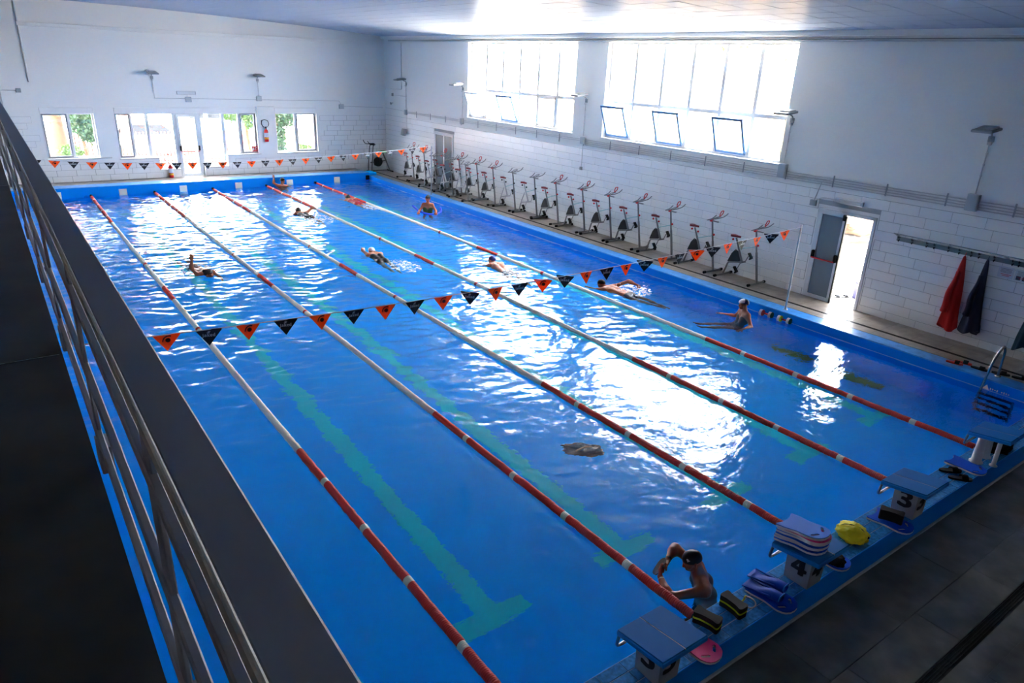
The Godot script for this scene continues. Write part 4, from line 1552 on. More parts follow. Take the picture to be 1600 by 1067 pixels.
func wall_things() -> void:
	var w := XW - 0.02
	var fl := ["floodlight nearest the far corner, above the wall loudspeaker", "floodlight at the far edge of the farther tall window", "floodlight between the two tall windows", "floodlight at the near edge of the nearer tall window", "floodlight on the plain wall above the coat rack"]
	var fz := [-24.40, -20.02, -13.28, -6.50, -2.53]
	for i in 5: flood(fl[i], V(XW, 3.98, fz[i]), -PI / 2, 1.08)
	flood("floodlight on the far wall above the glazed door, nearer the gallery", V(-7.64, 3.93, ZW), 0.0, 0.80)
	flood("floodlight on the far wall above the ivy window", V(-3.91, 3.93, ZW), 0.0, 0.72)
	for i in 5: jbox(["junction box on the pipe run below the farthest floodlight", "junction box below the far edge of the farther tall window", "junction box on the pipe run between the tall windows", "large junction box at the lower near corner of the nearer tall window", "large junction box on the pipe run above the coat rack"][i], V(XW - 0.045, 2.77 + (0.04 if i == 3 else 0.0), fz[i]), V(0.09, 0.20 if i < 3 else 0.30, 0.13 if i < 3 else 0.20))
	# pipe run along the right wall
	var runs := []
	for k in 2: runs.append([V(w, 2.80 - 0.05 * k, -24.4), V(w, 2.80 - 0.05 * k, 5.8)])
	for k in 2: runs.append([V(w, 2.70 - 0.05 * k, -13.2), V(w, 2.70 - 0.05 * k, 5.8)])
	var clips := []
	for k in 26: clips.append([V(w - 0.016, 2.745, -23.5 + 1.14 * k), V(0.012, 0.24, 0.03)])
	conduit("bundle of grey pipes clipped along the right wall above the tiles", runs, 0.0105, "pipe_grey", clips)
	conduit("dark cable clipped under the ceiling beam on the right wall", [[V(XW - 0.03, 5.515, -25.9), V(XW - 0.03, 5.515, 5.8)]], 0.011, "lamp_grey")
	conduit("white pipe below the ceiling beam on the right wall", [[V(XW - 0.03, 5.475, -25.9), V(XW - 0.03, 5.475, 5.8)]], 0.014, "frame_white")
	conduit("pipe dropping down the tiles between the tall windows", [[V(w, 2.66, -13.28), V(w, 1.98, -13.28)]], 0.010, "pipe_grey", [[V(w, 1.96, -13.28), V(0.06, 0.09, 0.09)]])
	conduit("white pipe in the far right corner running down and to the corner", [[V(w, 5.42, -24.80), V(w, 3.66, -24.80), V(w, 3.62, -26.3)]], 0.030, "wall_paint")
	conduit("short pipe from the far junction box to a small switch box", [[V(w, 3.39, -24.40), V(w, 3.39, -25.55)]], 0.010, "pipe_grey", [[V(w, 3.40, -25.62), V(0.06, 0.12, 0.10)]])
	conduit("pipe of the near floodlight by the tall window's lower corner", [[V(w, 3.9, -6.66), V(w, 3.2, -6.66), V(w, 2.9, -6.58)]], 0.012, "pipe_grey")
	conduit("pipe from the run down to the exit door's emergency lamp", [[V(w, 2.70, -5.52), V(w, 2.30, -5.62)], [V(w, 2.30, -5.58), V(w, 2.38, -5.45), V(w, 2.39, -5.1)]], 0.010, "pipe_grey", [[V(w - 0.01, 2.24, -5.62), V(0.06, 0.12, 0.14)]])
	# emergency lamp over the door
	var t := thing("emergency_lamp", "slim white emergency lamp above the open exit door", "lamp", V(XW - 0.045, 2.385, -4.82))
	var s := begin()
	box(s, V(0, 0, 0), V(0.07, 0.10, 0.62), 0.01)
	obj("base", s, "frame_white", t)
	s = begin()
	box(s, V(-0.04, -0.005, 0), V(0.04, 0.075, 0.58), 0.012)
	obj("diffuser", s, "lamp_glass", t)
	# far wall lines
	var zf := ZW + 0.02
	conduit("thin pipe along the far wall linking the floodlights", [[V(-7.66, 3.13, zf), V(-0.60, 3.08, zf), V(-0.53, 2.92, zf)]], 0.011, "pipe_grey")
	conduit("thin pipe from the far wall box to the right corner", [[V(-0.45, 2.87, zf), V(1.40, 2.83, zf)], [V(XW - 0.015, 2.83, -26.3), V(XW - 0.015, 2.80, -24.5)]], 0.010, "pipe_grey")
	jbox("junction box on the far wall under the emergency sign frame", V(-6.50, 3.09, ZW + 0.03), V(0.20, 0.18, 0.07))
	jbox("junction box on the far wall below the floodlight by the ivy window", V(-3.91, 3.14, ZW + 0.03), V(0.20, 0.18, 0.07))
	jbox("junction box on the far wall at the end of the pipe near the corner", V(-0.52, 2.86, ZW + 0.03), V(0.20, 0.18, 0.07))
	t = thing("emergency_sign", "empty white emergency sign frame on the far wall above the glazed door", "sign", V(-6.55, 3.32, ZW + 0.03))
	s = begin()
	frame_rect(s, -0.33, 0.33, -0.06, 0.06, 0.0, 0.014, 0.05)
	obj("frame", s, "pipe_grey", t)
	s = begin()
	box(s, V(0, 0, -0.01), V(0.62, 0.10, 0.03), 0.003)
	box(s, V(0.02, -0.12, -0.015), V(0.02, 0.14, 0.02), 0.003)
	obj("plate", s, "frame_white", t)
	conduit("white pipe high on the far wall near the gallery", [[V(-11.36, 6.0, zf), V(-11.36, 3.6, zf)]], 0.028, "frame_white")
	conduit("short pipe from the gallery side to a small box on the far wall", [[V(-12.6, 3.33, zf), V(-11.75, 3.33, zf)], [V(-12.2, 3.33, zf), V(-12.2, 2.5, zf)]], 0.012, "pipe_grey", [[V(-11.70, 3.33, zf), V(0.14, 0.13, 0.06)]])
	# loudspeaker and small camera in the far corner
	t = thing("loudspeaker", "small grey loudspeaker hanging by the far bikes on the right wall", "loudspeaker", V(XW, 1.98, -24.40))
	s = begin()
	box(s, V(-0.15, 0, 0), V(0.16, 0.28, 0.20), 0.02, Basis(Vector3.BACK, -0.25))
	obj("cabinet", s, "lamp_grey", t)
	s = begin()
	tube(s, [V(0, 0.05, 0), V(-0.08, 0.05, 0)], 0.012, 6)
	tube(s, [V(-0.01, 0.1, 0), V(-0.01, 0.72, 0)], 0.006, 6)
	obj("bracket", s, "pipe_grey", t)
	t = thing("security_camera", "small dark camera on the right wall in the far corner", "camera", V(XW, 3.06, -25.62))
	s = begin()
	tube(s, [V(0, 0, 0), V(-0.08, 0.0, 0.0)], 0.014, 8)
	tube(s, [V(-0.08, 0.0, -0.08), V(-0.14, -0.03, 0.08)], 0.035, 10)
	obj("body", s, "lamp_grey", t)
	# fire extinguishers
	extinguisher("red fire extinguisher hung on the far wall between the windows", V(-3.76, 1.52, ZW + 0.09))
	extinguisher("red fire extinguisher standing behind the pennants left of the glazed door", V(-7.44, 0.302, ZW + 0.12))
	t = thing("fire_sign", "small red and white fire sign in the window right of the glazed door", "sign", V(-4.22, 1.24, ZW - 0.075))
	s = begin()
	box(s, V(0, 0, 0), V(0.22, 0.20, 0.006), 0.002)
	obj("plate", s, "sign_red", t)
	s = begin()
	box(s, V(-0.05, -0.01, 0.004), V(0.06, 0.11, 0.004), 0.0)
	box(s, V(0.04, 0.0, 0.004), V(0.02, 0.14, 0.004), 0.0)
	box(s, V(0.065, 0.05, 0.004), V(0.05, 0.02, 0.004), 0.0)
	obj("pictogram", s, "paper", t)
	coat_rack()

func extinguisher(label: String, at: Vector3) -> void:
	var t := thing("fire_extinguisher", label, "extinguisher", at, 0.0, "fire extinguishers on the far wall")
	var s := begin()
	lathe(s, [[0.0, 0.0], [0.072, 0.0], [0.08, 0.015], [0.08, 0.40], [0.06, 0.45], [0.026, 0.475], [0.026, 0.50], [0.0, 0.50]], Transform3D(), 16)
	obj("cylinder", s, "ext_red", t)
	s = begin()
	box(s, V(0, 0.53, 0), V(0.05, 0.05, 0.05), 0.008)
	box(s, V(0.03, 0.57, 0), V(0.13, 0.018, 0.025), 0.004)
	tube(s, [V(0, 0.54, 0), V(-0.10, 0.58, 0), V(-0.17, 0.68, 0), V(-0.15, 0.80, 0), V(-0.03, 0.85, 0), V(0.09, 0.80, 0), V(0.13, 0.70, 0), V(0.10, 0.60, 0.02)], 0.012, 6)
	obj("valve_and_hose", s, "black_plastic", t)
	s = begin()
	lathe(s, [[0.0805, 0.18], [0.0812, 0.182], [0.0812, 0.34], [0.0805, 0.342]], Transform3D(), 16)
	obj("label_band", s, "paper", t)
	s = begin()
	lathe(s, [[0.0805, 0.10], [0.0815, 0.102], [0.0815, 0.16], [0.0805, 0.162]], Transform3D(), 16)
	obj("yellow_band", s, "label_yellow", t)

func robe(called: String, label: String, z: float, top: float, low: float, half: float, m: String, sd: float) -> void:
	var t := thing(called, label, "bathrobe", V(XW - 0.10, 0, z), 0.0, "robes hanging on the coat rack")
	var s := begin()
	var rings := []
	var nk := 40
	for j in 23:
		var f := j / 22.0
		var y := lerpf(top, low, f) 
		var w := 0.022 + half * pow(f, 0.85) * (1.0 + 0.10 * sin(f * 5.0 + sd))
		var d := 0.022 + 0.055 * pow(f, 0.7)
		var ring := []
		for k in nk:
			var a := TAU * k / nk
			var fold := 1.0 + (0.30 * smoothstep(0.02, 0.4, f)) * sin(a * 5.0 + sd + f * 1.3) + 0.12 * f * sin(a * 9.0 - sd)
			ring.append(V(d * sin(a) * fold - 0.02 * f, y + (0.06 * sin(a * 2.0 + sd) * f if f > 0.9 else 0.0), w * cos(a) * (1.0 + 0.10 * f * sin(a * 5.0 + sd)) + 0.05 * f * sin(sd)))
		rings.append(ring)
	s.set_smooth_group(0)
	for j in 22:
		for k in nk:
			var k2 := (k + 1) % nk
			quad(s, rings[j][k], rings[j + 1][k], rings[j + 1][k2], rings[j][k2])
	s.set_smooth_group(-1)
	for k in nk:
		tri(s, V(-0.02, low + 0.04, 0.05 * sin(sd)), rings[22][(k + 1) % nk], rings[22][k])
		tri(s, V(0, top + 0.03, 0), rings[0][k], rings[0][(k + 1) % nk])
	obj("cloth", s, m, t)
	s = begin()   # a sleeve hanging down the front
	var sl := []
	var sr := []
	for j in 12:
		var f := j / 11.0
		sl.append(V(-0.05 - 0.05 * sin(f * 2.6), lerpf(top - 0.28, low + 0.30, f), half * (-0.15 - 0.35 * f) + 0.012 * sin(f * 9.0)))
		sr.append(0.03 + 0.035 * f)
	tube(s, sl, sr, 12)
	obj("sleeve", s, m, t)
	s = begin()
	tube(s, [V(0, top + 0.03, 0), V(0.02, top + 0.08, 0)], 0.006, 6)
	obj("hanging_loop", s, m, t)

func coat_rack() -> void:
	var t := thing("coat_rack", "long grey wall coat rack with hooks and a rail, right of the exit door", "coat rack", V(XW, 1.86, -3.70))
	var L := 5.4
	var s := begin()
	box(s, V(-0.03, 0, L / 2), V(0.022, 0.085, L), 0.004)
	obj("back_board", s, "rack_grey", t)
	s = begin()
	tube(s, [V(-0.16, 0.11, -0.02), V(-0.16, 0.11, L)], 0.010, 8)
	obj("rail", s, "steel", t)
	for k in 6:
		s = begin()
		bar(s, V(-0.02, 0.05, 0.02 + k * 0.98), V(-0.20, 0.12, 0.02 + k * 0.98), 0.05, 0.018, Vector3.UP)
		obj("bracket", s, "lamp_grey", t)
	for z in [0.06, 0.32, 0.60, 0.74, 1.0, 1.19, 1.40, 1.53, 1.78, 2.08, 2.18, 2.38, 2.55, 2.8, 3.1, 3.4, 3.7]:
		s = begin()
		tube(s, rounded([V(-0.04, 0.03, z), V(-0.10, 0.02, z), V(-0.11, 0.06, z)], 0.02), 0.010, 6)
		tube(s, rounded([V(-0.04, -0.01, z), V(-0.08, -0.05, z), V(-0.10, -0.01, z)], 0.02), 0.009, 6)
		obj("hook", s, "black_plastic", t)
	robe("bathrobe", "red bathrobe hanging from the coat rack", -2.385, 1.80, 0.43, 0.165, "robe_red", 0.4)
	robe("bathrobe", "navy bathrobe hanging right of the red one", -2.00, 1.82, 0.47, 0.145, "robe_navy", 2.6)
	robe("bathrobe", "dark teal bathrobe cut off by the right edge of the photo", -1.02, 1.80, 0.42, 0.13, "robe_teal", 4.1)
	for k in 2:
		var p := thing("notice_sheet", ["left notice sheet with red lines taped under the coat rack", "notice sheet with printed pictures taped beside the left one", "third notice sheet taped under the rack"][k], "notice", V(XW - 0.012, 1.66, -1.70 + 0.27 * k), 0.0, "notice sheets under the coat rack")
		s = begin()
		box(s, V(0, 0, 0), V(0.004, 0.20, 0.25), 0.0)
		obj("sheet", s, "paper", p)
		s = begin()
		for j in 4: box(s, V(-0.003, 0.065 - 0.022 * j, 0.0), V(0.002, 0.006, 0.19 - 0.02 * (j % 2)), 0.0)
		if k == 1:
			for j in 2: box(s, V(-0.003, -0.05, -0.06 + 0.1 * j), V(0.002, 0.07, 0.07), 0.0)
		obj("print", s, "ink", p)
		s = begin()
		for j in 2: box(s, V(-0.003, -0.035 - 0.025 * j, 0.01), V(0.002, 0.009, 0.17 - 0.05 * j), 0.0)
		obj("red_print", s, "red_knob", p)


# ---------- ladder ----------

func ladder() -> void:
	var t := thing("pool_ladder", "steel pool ladder with a curved grab rail over the right kerb", "ladder", V(0, 0, -1.0))
	var s := begin()
	tube(s, rounded([V(-0.07, -1.05, -0.06), V(-0.06, -0.1, -0.06), V(-0.04, 0.56, 0.0), V(0.08, 0.80, 0.05), V(0.19, 0.68, 0.05), V(0.27, FL, 0.03)], 0.14, 8), 0.021, 12)
	obj("grab_rail", s, "steel", t)
	s = begin()
	tube(s, [V(-0.07, -1.05, 0.44), V(-0.06, -0.12, 0.44)], 0.021, 12)
	obj("stile", s, "steel", t)
	for k in 4:
		s = begin()
		box(s, V(-0.06, -0.18 - 0.25 * k, 0.19), V(0.09, 0.03, 0.50), 0.008)
		obj("tread", s, "black_plastic", t)
	s = begin()
	lathe(s, [[0.05, 0.0], [0.05, 0.012], [0.024, 0.018], [0.024, 0.03]], Transform3D(Basis(), V(0.27, FL, 0.03)), 14)
	obj("flange", s, "steel", t)
	# worn white marking on the pool wall beside it
	var pb := get_node("pool_basin")
	s = begin()
	prism(s, [[0.0, 0.0], [0.10, 0.0], [0.055, 0.085]], 0.003, Transform3D(Basis(V(0, 0, 1), V(0, 1, 0), V(-1, 0, 0)), V(-0.005, 0.012, -1.05)))
	for k in 9:
		if k == 4: continue
		box(s, V(-0.007, 0.04, -0.93 + k * 0.034), V(0.003, 0.035 - 0.008 * (k % 3), 0.018), 0.0)
	obj("wall_marking", s, "float_white", pb)


# ---------- people ----------

func nets(s: SurfaceTool, bones: Array, cell: float, k: float) -> void:
	# bones: [a, b, radius at a, radius at b]; smooth union of tapered capsules, meshed as surface nets
	var lo := Vector3.INF
	var hi := -Vector3.INF
	for q in bones:
		var a: Vector3 = q[0]
		var b: Vector3 = q[1]
		var r: float = maxf(q[2], q[3]) + 3.0 * cell + k
		lo = lo.min(a - Vector3.ONE * r).min(b - Vector3.ONE * r)
		hi = hi.max(a + Vector3.ONE * r).max(b + Vector3.ONE * r)
	var nx := int((hi.x - lo.x) / cell) + 2
	var ny := int((hi.y - lo.y) / cell) + 2
	var nz := int((hi.z - lo.z) / cell) + 2
	var f := PackedFloat32Array()
	f.resize(nx * ny * nz)
	for q in bones:
		var a: Vector3 = q[0]
		var b: Vector3 = q[1]
		var ra: float = q[2]
		var rb: float = q[3]
		var ba := b - a
		var l2 := maxf(ba.length_squared(), 1e-9)
		var g := maxf(ra, rb) + maxf(4.0 * k, 2.0 * cell)
		var i0 := (a.min(b) - Vector3.ONE * g - lo) / cell
		var i1 := (a.max(b) + Vector3.ONE * g - lo) / cell
		for z in range(maxi(int(i0.z), 0), mini(int(i1.z) + 2, nz)):
			for y in range(maxi(int(i0.y), 0), mini(int(i1.y) + 2, ny)):
				var row := (z * ny + y) * nx
				for x in range(maxi(int(i0.x), 0), mini(int(i1.x) + 2, nx)):
					var p := lo + Vector3(x, y, z) * cell - a
					var h := clampf(p.dot(ba) / l2, 0.0, 1.0)
					var d := (p - ba * h).length() - ra - (rb - ra) * h
					if d < 8.0 * k + cell: f[row + x] += exp(-d / k)
	for i in f.size(): f[i] = -k * log(maxf(f[i], 1e-12))
	var at := {}
	var vs := PackedVector3Array()
	var sx := nx * ny
	var off := [0, 1, nx, nx + 1, sx, sx + 1, sx + nx, sx + nx + 1]
	for z in nz - 1:
		for y in ny - 1:
			for x in nx - 1:
				var i := z * sx + y * nx + x
				var m := 0
				for c in 8:
					if f[i + off[c]] < 0.0: m |= 1 << c
				if m == 0 or m == 255: continue
				var sum := Vector3.ZERO
				var n := 0
				for e in [[0, 1], [2, 3], [4, 5], [6, 7], [0, 2], [1, 3], [4, 6], [5, 7], [0, 4], [1, 5], [2, 6], [3, 7]]:
					var c0: int = e[0]
					var c1: int = e[1]
					var v0 := f[i + off[c0]]
					var v1 := f[i + off[c1]]
					if (v0 < 0.0) == (v1 < 0.0): continue
					var t := v0 / (v0 - v1)
					sum += Vector3(c0 & 1, (c0 >> 1) & 1, c0 >> 2).lerp(Vector3(c1 & 1, (c1 >> 1) & 1, c1 >> 2), t)
					n += 1
				at[i] = vs.size()
				vs.append(lo + (Vector3(x, y, z) + sum / n) * cell)
	s.set_smooth_group(0)
	var step := [1, nx, sx]
	for i in at:
		for ax in 3:
			var u: int = step[(ax + 1) % 3]
			var v: int = step[(ax + 2) % 3]
			var j: int = i + step[ax]
			if j >= f.size() or (f[i] < 0.0) == (f[j] < 0.0): continue
			if not (at.has(i - u) and at.has(i - v) and at.has(i - u - v)): continue
			var p0 := vs[at[i]]
			var p1 := vs[at[i - u]]
			var p2 := vs[at[i - u - v]]
			var p3 := vs[at[i - v]]
			if f[i] < 0.0: quad(s, p0, p1, p2, p3)
			else: quad(s, p3, p2, p1, p0)

func hand_bones(w: Transform3D, curl: float, thin := 1.0) -> Array:   # wrist at the origin, fingers along +y, palm towards +z, thumb on +x
	var out := []
	for q in [[-0.028, 0.078], [-0.010, 0.086], [0.010, 0.088], [0.028, 0.084]]:
		out.append([w * V(q[0] * 0.6, 0.005, 0), w * V(q[0], q[1] - 0.012, 0), 0.017, 0.0135])
	var fx := [-0.031, -0.0105, 0.0105, 0.031]
	var ln := [0.72, 0.95, 1.03, 0.93]
	for i in 4:
		var p := V(fx[i], [0.074, 0.082, 0.084, 0.080][i], 0.0)
		var d := V(fx[i] * 2.2, 1, 0).normalized()
		var a := 0.0
		var r := 0.0090 * thin
		for j in 3:
			a += curl * [0.55, 0.85, 0.6][j]
			var l: float = [0.042, 0.027, 0.022][j] * ln[i]
			var e := p + (d * cos(a) + V(0, 0, 1) * sin(a)) * l
			out.append([w * p, w * e, r, r * 0.9])
			p = e
			r *= 0.9
	var t0 := V(0.026, 0.022, 0.006)
	var t1 := V(0.054, 0.056, 0.018 + 0.012 * curl)
	var t2 := V(0.060 - 0.012 * curl, 0.092, 0.026 + 0.022 * curl)
	out.append([w * t0, w * t1, 0.0135, 0.011])
	out.append([w * t1, w * t2, 0.0105, 0.0085])
	return out

func head_bones(h: Transform3D) -> Array:   # centre of the head at the origin, face towards +z
	var out := []
	for q in [
		[V(0, 0.030, -0.020), V(0, 0.028, 0.010), 0.074, 0.072], [V(0, 0.0, 0.025), V(0, -0.055, 0.040), 0.058, 0.040], [V(-0.025, -0.07, 0.03), V(0.025, -0.07, 0.03), 0.026, 0.026],
		[V(0, -0.088, 0.058), V(0, -0.086, 0.062), 0.019, 0.019], [V(0, 0.012, 0.082), V(0, -0.028, 0.102), 0.009, 0.013], [V(-0.034, 0.022, 0.070), V(0.034, 0.022, 0.070), 0.015, 0.015],
		[V(-0.042, -0.028, 0.056), V(-0.030, -0.034, 0.066), 0.020, 0.016], [V(0.042, -0.028, 0.056), V(0.030, -0.034, 0.066), 0.020, 0.016], [V(-0.018, -0.056, 0.082), V(0.018, -0.056, 0.082), 0.008, 0.008], [V(-0.014, -0.067, 0.080), V(0.014, -0.067, 0.080), 0.008, 0.008],
		[V(-0.078, 0.015, -0.012), V(-0.076, -0.025, -0.004), 0.013, 0.010], [V(0.078, 0.015, -0.012), V(0.076, -0.025, -0.004), 0.013, 0.010],
	]: out.append([h * q[0], h * q[1], q[2], q[3]])
	return out

func cap_shape(s: SurfaceTool, h: Transform3D, grow := 1.0, low := -0.15) -> void:   # a tight cap pulled down to brow and nape
	var b := h * Transform3D(Basis(Vector3.RIGHT, -0.22), V(0, 0.030, -0.006))
	var rows := []
	for i in 11:
		var th := lerpf(PI / 2, low, i / 10.0)
		var row := []
		for k in 24:
			var ph := TAU * k / 24
			row.append(b * (V(0.083 * cos(th) * cos(ph), 0.083 * sin(th), -0.098 * cos(th) * sin(ph)) * grow))
		rows.append(row)
	s.set_smooth_group(0)
	for i in 10:
		for k in 24:
			var k2 := (k + 1) % 24
			if i > 0: tri(s, rows[i][k], rows[i + 1][k2], rows[i][k2])
			tri(s, rows[i][k], rows[i + 1][k], rows[i + 1][k2])

func person(label: String, at: Vector3, turn: float, j: Dictionary, skin: String, cell := 0.016) -> Node3D:
	# local axes: x to the person's right, y up, forward is -z. j gives the joints.
	var t := thing("person", label, "person", at, turn, "")
	var sc: float = j.get("size", 1.0)
	var bones := []
	var ch: Vector3 = j.chest
	var pe: Vector3 = j.pelvis
	var sl: Vector3 = j.shoulder[0]
	var sr: Vector3 = j.shoulder[1]
	var hl: Vector3 = j.hip[0]
	var hr: Vector3 = j.hip[1]
	var ax := (sr - sl).normalized()
	var wa := ch.lerp(pe, 0.55)
	var h: Transform3D = j.head
	bones.append([h * V(0, -0.05, -0.015), (sl + sr) * 0.5 + (h.origin - ch).normalized() * 0.02, 0.052 * sc, 0.060 * sc])
	bones.append([sl, sr, 0.058 * sc, 0.058 * sc])
	for sd in [-1.0, 1.0]:
		bones.append([ch + ax * 0.085 * sd * sc, wa + ax * 0.065 * sd * sc, 0.098 * sc, 0.082 * sc])
		bones.append([wa + ax * 0.065 * sd * sc, pe + ax * 0.07 * sd * sc, 0.082 * sc, 0.095 * sc])
	bones.append([sl.lerp(sr, 0.25), ch - ax * 0.07 * sc, 0.06 * sc, 0.09 * sc])
	bones.append([sl.lerp(sr, 0.75), ch + ax * 0.07 * sc, 0.06 * sc, 0.09 * sc])
	for i in 2:
		var s0: Vector3 = j.shoulder[i]
		var e0: Vector3 = j.elbow[i]
		var w0: Vector3 = j.wrist[i]
		bones.append([s0, e0, 0.050 * sc, 0.038 * sc])
		bones.append([e0, e0.lerp(w0, 0.3), 0.038 * sc, 0.040 * sc])
		bones.append([e0.lerp(w0, 0.3), w0, 0.040 * sc, 0.026 * sc])
		var hp: Vector3 = j.hip[i]
		var kn: Vector3 = j.knee[i]
		var an: Vector3 = j.ankle[i]
		var to: Vector3 = j.toe[i]
		bones.append([hp, kn, 0.086 * sc, 0.054 * sc])
		bones.append([kn, kn.lerp(an, 0.35), 0.053 * sc, 0.055 * sc])
		bones.append([kn.lerp(an, 0.35), an, 0.055 * sc, 0.034 * sc])
		bones.append([an, to, 0.036 * sc, 0.022 * sc])
	var s := begin()
	nets(s, bones, cell, 0.016)
	nets(s, head_bones(h), 0.0065 if cell > 0.014 else 0.0045, 0.008)
	for i in 2:
		if j.has("hands") and j.hands[i] != null:
			nets(s, hand_bones(j.hands[i], j.get("curl", [0.4, 0.4])[i]), 0.0055 if cell > 0.014 else 0.0042, 0.0035)
	obj("body", s, skin, t)
	s = begin()
	for sd in [-1.0, 1.0]: blob_ball(s, h * V(sd * 0.031, 0.003, 0.074), V(0.011, 0.008, 0.008), 6, h.basis)
	obj("eyes", s, "hair_dark", t)
	if j.has("suit"):
		s = begin()
		var sb := []
		var g := 0.007
		if j.suit[0] == "one_piece":
			for sd in [-1.0, 1.0]:
				sb.append([ch.lerp(wa, 0.05) + ax * 0.083 * sd * sc, wa + ax * 0.065 * sd * sc, 0.098 * sc + g, 0.082 * sc + g])
				sb.append([wa + ax * 0.065 * sd * sc, pe + ax * 0.07 * sd * sc, 0.082 * sc + g, 0.095 * sc + g])
				var up: Vector3 = sl.lerp(sr, 0.5 + 0.24 * sd)
				sb.append([ch + ax * 0.09 * sd * sc, up, 0.085 * sc + g, 0.05 * sc + g])
		sb.append([pe - ax * 0.07 * sc, pe + ax * 0.07 * sc, 0.095 * sc + g, 0.095 * sc + g])
		for i in 2:
			var hp: Vector3 = j.hip[i]
			sb.append([hp, hp.lerp(j.knee[i], 0.18 if j.suit[0] == "one_piece" else 0.30), 0.086 * sc + g, 0.080 * sc + g])
		nets(s, sb, cell, 0.014)
		obj("swimsuit", s, j.suit[1], t)
	if j.has("cap"):
		s = begin()
		cap_shape(s, h, 1.03, -0.12)
		obj("swim_cap", s, j.cap, t)
	if j.has("hair"):
		s = begin()
		cap_shape(s, h, 1.05, -0.30)
		blob_ball(s, h * V(0, 0.075, -0.085), V(0.04, 0.04, 0.04), 8)
		obj("hair", s, j.hair, t)
	return t

func face(at: Vector3, dir: Vector3, up := Vector3.UP) -> Transform3D:   # head looking along dir
	var z := dir.normalized()
	var x := up.cross(z).normalized()
	return Transform3D(Basis(x, z.cross(x), z), at)

func hand_at(w: Vector3, along: Vector3, palm: Vector3, right: bool) -> Transform3D:
	# fingers along «along», palm facing «palm»; the right hand's thumb is mirrored
	var y := along.normalized()
	var z := (palm - y * palm.dot(y)).normalized()
	var x := y.cross(z)
	return Transform3D(Basis(x if not right else -x, y, z), w)

func prone(look: Vector3, reach: int, over := true) -> Dictionary:   # swimming on the front; the arm «reach» (0 left, 1 right) comes over the water, the other is stretched ahead
	var sd := 1.0 if reach == 1 else -1.0
	var j := {"chest": V(0, -0.05, 0.02), "pelvis": V(0, -0.075, 0.46), "shoulder": [V(-0.17, -0.015, -0.13), V(0.17, -0.015, -0.13)], "hip": [V(-0.09, -0.085, 0.50), V(0.09, -0.085, 0.50)],
		"knee": [V(-0.10, -0.13, 0.92), V(0.10, -0.10, 0.92)], "ankle": [V(-0.09, -0.10, 1.32), V(0.09, -0.20, 1.31)], "toe": [V(-0.09, -0.11, 1.50), V(0.09, -0.24, 1.48)], "head": face(V(0, 0.03, -0.34), look, Vector3.UP if absf(look.y) < 0.8 else V(0, 0, 1))}
	var e := [V(-0.20, -0.09, -0.42), V(0.20, -0.09, -0.42)]
	var w := [V(-0.17, -0.14, -0.68), V(0.17, -0.14, -0.68)]
	if over:
		e[reach] = V(sd * 0.40, 0.15, -0.10)
		w[reach] = V(sd * 0.56, 0.08, -0.34)
	j.elbow = e
	j.wrist = w
	j.hands = [null, null]
	if over: j.hands[reach] = hand_at(w[reach], V(sd * 0.4, -0.25, -0.9), V(0, -1, 0.2), reach == 1)
	return j

func splash(label: String, at: Vector3, r: Vector3, n: int) -> void:   # foam and drops thrown up by a swimmer
	var s := begin()
	blob_ball(s, Vector3.ZERO, Vector3.ONE, 5)
	var mm := MultiMesh.new()
	mm.transform_format = MultiMesh.TRANSFORM_3D
	mm.mesh = done(s)
	mm.instance_count = n
	for i in n:
		var a := rng.randf() * TAU
		var d := sqrt(rng.randf())
		var p := V(cos(a) * d * r.x, 0.012 + rng.randf() ** 4 * r.y, sin(a) * d * r.z)
		var k := rng.randf_range(0.006, 0.022) * (1.0 if p.y < 0.03 else 0.5)
		mm.set_instance_transform(i, Transform3D(Basis.from_scale(V(k * rng.randf_range(1.0, 2.6), k * 0.6, k * rng.randf_range(1.0, 2.6))), p))
	var o := MultiMeshInstance3D.new()
	o.name = numbered("splash")
	o.multimesh = mm
	o.material_override = M["foam_splash"]
	o.position = at
	o.set_meta("kind", "stuff")
	tag(o, label, "splash")
	add_child(o)

